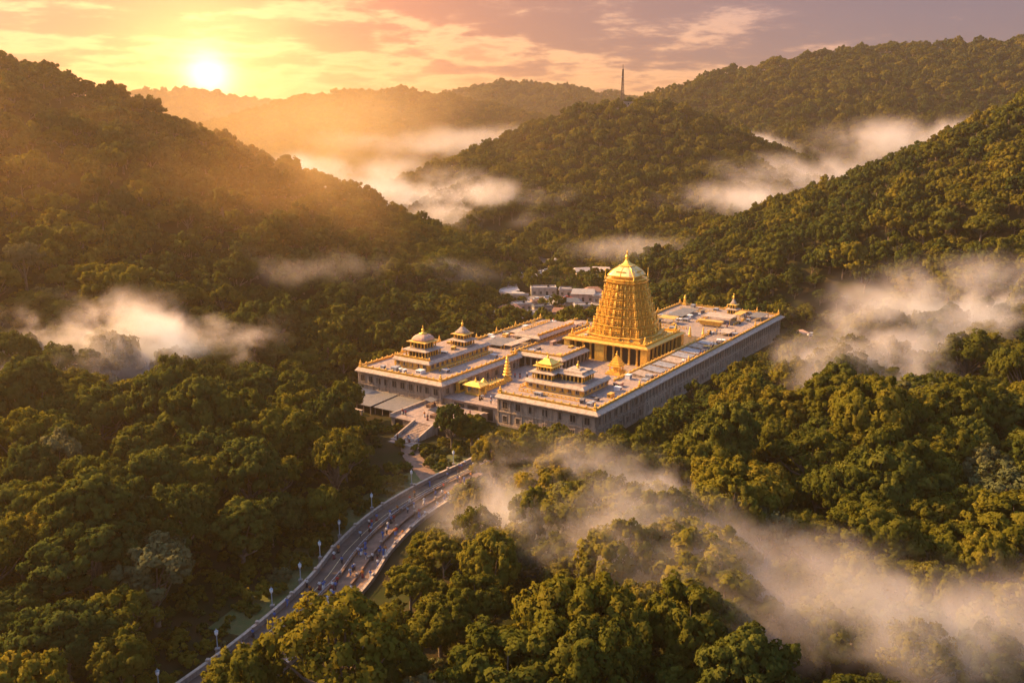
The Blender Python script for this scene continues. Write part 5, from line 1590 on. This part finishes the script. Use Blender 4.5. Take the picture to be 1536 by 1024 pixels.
AREAS = [("terrace", -14, -1, 35, 53, 2.5, 14, ['dark', 'red', 'maroon', 'orange', 'white']), ("stairway landing", -26.2, -24.4, 36, 46, .35, 4, ['white', 'dark', 'blue', 'red']), ("tower courtyard", 29.5, 43.5, 14, 35, 4.5, 20, ['dark', 'blue', 'white', 'red', 'maroon', 'pale blue']),
         ("courtyard gap", 27, 40, 37, 48, 4.5, 10, ['dark', 'white', 'red']), ("platform side court", 56, 88, 11, 14.5, 4.5, 10, ['blue', 'white', 'dark']), ("altar forecourt", 1.6, 6, 33, 47, 4.5, 6, ['dark', 'white', 'pale blue']), ("gallery roof", 30, 92, 1.2, 1.9, 8.83, 12, ['dark', 'blue', 'white', 'red']), ("rear hall roof", 98, 142, 6.7, 10, 8.83, 9, ['dark', 'blue', 'white']), ("left middle hall roof", 64, 90, 63.5, 66.5, 8.53, 8, ['dark', 'red', 'white'])]
for nm, a0, a1, b0, b1, z, n, cs in AREAS:
    pts = sorted((rngP.uniform(a0, a1), rngP.uniform(b0, b1)) for _ in range(n))
    seen = {}
    for (a, b) in pts:
        tc_ = rngP.choice(cs); lc_ = rngP.choice(['dark', 'white', 'maroon', 'dark'])
        k = seen.get(tc_, 0); seen[tc_] = k + 1
        q = T(a, b, z + .02)
        person(q[0], q[1], q[2], rngP.uniform(0, 6.28), rngP.choice((1, 3, 4, 2)), tc_, lc_, f"person in {tc_} on the {nm}, {ORD[k]} {tc_} top from the front", "people in the temple")

# ================================================================ labels of the single trees
KW = {'broad': "broad olive green tree", 'round': "round olive green tree", 'dark': "dark green dense tree", 'golden': "golden green tree", 'pale': "pale grey green tree", 'open': "open branched olive tree", 'bushy': "small dark bushy tree"}
def road_side(x, y):
    q = min(ROADL, key=lambda r: abs(r[1] - y))
    if y > 228: return "left of the temple" if x < -20 else "right of the temple"
    d_ = x - q[0]
    return "left of the road" if d_ < 5 else ("right of the road" if d_ < 45 else "far right of the road")
def band(y):
    return ("lowest rows" if y < 140 else "second rows" if y < 168 else "middle rows" if y < 200 else "below the temple" if y < 232 else "level with the temple")
groups_ = {}
for (e, kind, x, y, z, s_) in NEAR_OBJS:
    groups_.setdefault((kind, road_side(x, y), band(y)), []).append((x / y, e))
NUM = ["first", "second", "third", "fourth", "fifth", "sixth", "seventh", "eighth", "ninth", "tenth", "eleventh", "twelfth", "thirteenth", "fourteenth", "fifteenth", "sixteenth", "seventeenth", "eighteenth", "nineteenth", "twentieth"]
for (kind, side, bd), L_ in groups_.items():
    L_.sort(key=lambda q: q[0])
    for i, (u_, e) in enumerate(L_):
        o = "" if len(L_) == 1 else (", leftmost" if i == 0 else ", rightmost" if i == len(L_) - 1 else ", " + NUM[min(i, 19)] + " from the left")
        tag(e, KW[kind] + " " + side + ("" if "temple" in side else ", " + bd) + o, "tree", "forest trees nearest the viewer")

# ================================================================ mist banks
def mist(loc, rad, dens, label, rz=0.0, seed=0.0, nscale=0.055, lo=0.42, hi=0.66, tint=(0.97, 0.85, 0.82), aniso=0.25):
    bm = bmesh.new()
    bmesh.ops.create_icosphere(bm, subdivisions=3, radius=1.0)
    for v in bm.verts:
        v.co = Vector((v.co.x * rad[0], v.co.y * rad[1], v.co.z * rad[2]))
    me = bpy.data.meshes.new("mist"); bm.to_mesh(me); bm.free()
    m = bpy.data.materials.new("mist"); m.use_nodes = True
    n = NT(m.node_tree)
    t_ = n.n('ShaderNodeTexCoord')
    q = n.vmath('MULTIPLY', t_.outputs['Object'], (1 / rad[0], 1 / rad[1], 1 / rad[2]))
    r = n.vmath('LENGTH', q)
    warp = n.vmath('ADD', t_.outputs['Object'], (seed * 131.0, seed * 57.0, seed * 23.0))
    st = n.vmath('MULTIPLY', warp, (1.0, 1.0, 1.25))
    f = n.noise(st, nscale, 5, 0.6)
    f.node.inputs['Distortion'].default_value = 0.35
    # the bank thins towards its rim and breaks into wisps there
    rim = n.smooth(r, 0.0, 1.0, 1.0, 0.0)
    big = n.noise(st, nscale * 0.38, 3, 0.5)
    g = n.math('ADD', n.math('MULTIPLY', n.math('ADD', n.math('MULTIPLY', f, 0.65), n.math('MULTIPLY', big, 0.35)), 2.5), -0.75)
    body = n.smooth(n.math('ADD', g, n.math('MULTIPLY', rim, 0.34)), 0.52, 0.98)
    dn = n.math('MULTIPLY', n.math('MULTIPLY', body, n.smooth(r, 0.35, 1.0, 1.0, 0.0)), dens)
    vs = n.n('ShaderNodeVolumeScatter')
    vs.inputs['Color'].default_value = tuple(tint) + (1,)
    vs.inputs['Anisotropy'].default_value = aniso
    n.l(dn, vs.inputs['Density'])
    out = n.n('ShaderNodeOutputMaterial'); n.l(vs.outputs[0], out.inputs['Volume'])
    m.cycles.volume_step_rate = 0.5
    me.materials.append(m)
    o = mesh_obj("mist", me, None, loc); o.rotation_euler.z = rz
    tag(o, label, None, None, "stuff")
    return o
mist((-106, 248, 20), (56, 27, 19), 0.125, "pink white mist bank in the hollow left of the temple", 0.0, 1, .07)
mist((-140, 232, 18), (40, 24, 12), 0.05, "thin edge of mist at the far left above the trees", 0.0, 2, .07)
mist((9, 153, 14), (36, 23, 14), 0.125, "pale pink mist drifting between trees right of the road", -0.3, 3, .08)
mist((22, 137, 14), (32, 18, 13), 0.055, "pale mist sinking toward the lower right foreground", -0.35, 4, .08)
mist((38, 116, 17), (30, 16, 12), 0.05, "thin mauve mist at the bottom right of the wood", -0.2, 5, .085)
mist((56, 107, 18), (32, 15, 13), 0.075, "mauve mist in the bottom right corner", 0.0, 6, .085)
mist((150, 284, 21), (78, 36, 24), 0.085, "large pink mist bank on the slope right of the temple", 0.25, 7, .055)
mist((100, 250, 16), (50, 30, 15), 0.07, "thin tail of pink mist below the right slope", 0.6, 8, .06)
mist((152, 570, 32), (84, 50, 20), 0.042, "bright mist lying in the valley right of the middle hill", 0.25, 9, .034)
mist((225, 670, 42), (150, 74, 24), 0.034, "long mist ribbon along the valley under the right far hill", 0.4, 10, .026)
mist((370, 800, 66), (170, 85, 28), 0.028, "upper end of the mist ribbon at the right", 0.4, 11, .024)
mist((215, 800, 58), (100, 60, 22), 0.036, "mist in the notch between the middle hill and the right far hill", 0.2, 12, .03)
mist((-190, 960, 32), (220, 150, 26), 0.014, "golden mist filling the valley behind the left hill", -0.3, 13, .02)
mist((-72, 660, 30), (110, 62, 26), 0.03, "golden mist spilling past the end of the left hill", -0.2, 14, .032)
mist((-14, 604, 35), (66, 34, 14), 0.03, "thin mist wisp across the foot of the middle hill", 0.1, 15, .04)
mist((-60, 1010, 60), (200, 110, 26), 0.007, "faint mist between the middle hill and the far hills", 0.0, 16, .02)
mist((-74, 330, 30), (46, 24, 10), 0.012, "faint mist on the lower slope of the left hill", 0.0, 17, .055)
mist((-36, 392, 18), (44, 24, 9), 0.015, "faint mist above the trees left of the village", 0.0, 18, .055)
mist((70, 470, 18), (60, 26, 10), 0.02, "thin mist lifting off the foot of the right hill", 0.2, 19, .05)
mist((-165, 440, 66), (230, 180, 92), 0.006, "added haze tinted with orange sun glow over the slope of the left hill", 0.0, 20, .012, tint=(1.0, 0.56, 0.20), aniso=0.6)  # added volume; the orange glow of the sun is put into its tint
mist((-240, 1150, 70), (420, 330, 95), 0.0017, "added haze tinted with golden sun glow in the valley before the far hills", 0.0, 21, .006, tint=(1.0, 0.62, 0.27), aniso=0.6)  # added volume whose tint carries the gold of the low sun
mist((-34, 596, 22), (70, 32, 13), 0.03, "golden wisp of mist where the left hill meets the valley floor", -0.2, 22, .04)

# ---------------------------------------------------------------- air
def build_haze():
    bm = bmesh.new()
    bmesh.ops.create_cube(bm, size=1.0)
    x0, x1, y0, y1, z0, z1 = -2300, 2300, -220, 2950, -16, 182
    for v in bm.verts:
        v.co = ((x0 + x1) / 2 + v.co.x * (x1 - x0), (y0 + y1) / 2 + v.co.y * (y1 - y0), (z0 + z1) / 2 + v.co.z * (z1 - z0))
    me = bpy.data.meshes.new("haze"); bm.to_mesh(me); bm.free()
    m = bpy.data.materials.new("haze"); m.use_nodes = True
    n = NT(m.node_tree)
    v = n.n('ShaderNodeVolumePrincipled')
    v.inputs['Color'].default_value = (1.0, 0.74, 0.46, 1)
    v.inputs['Density'].default_value = HAZE_D
    v.inputs['Anisotropy'].default_value = 0.72
    out = n.n('ShaderNodeOutputMaterial'); n.l(v.outputs[0], out.inputs['Volume'])
    me.materials.append(m)
    tag(mesh_obj("haze", me), "thin golden haze hanging over the whole valley", None, None, "stuff")
HAZE_D = 0.00019
build_haze()
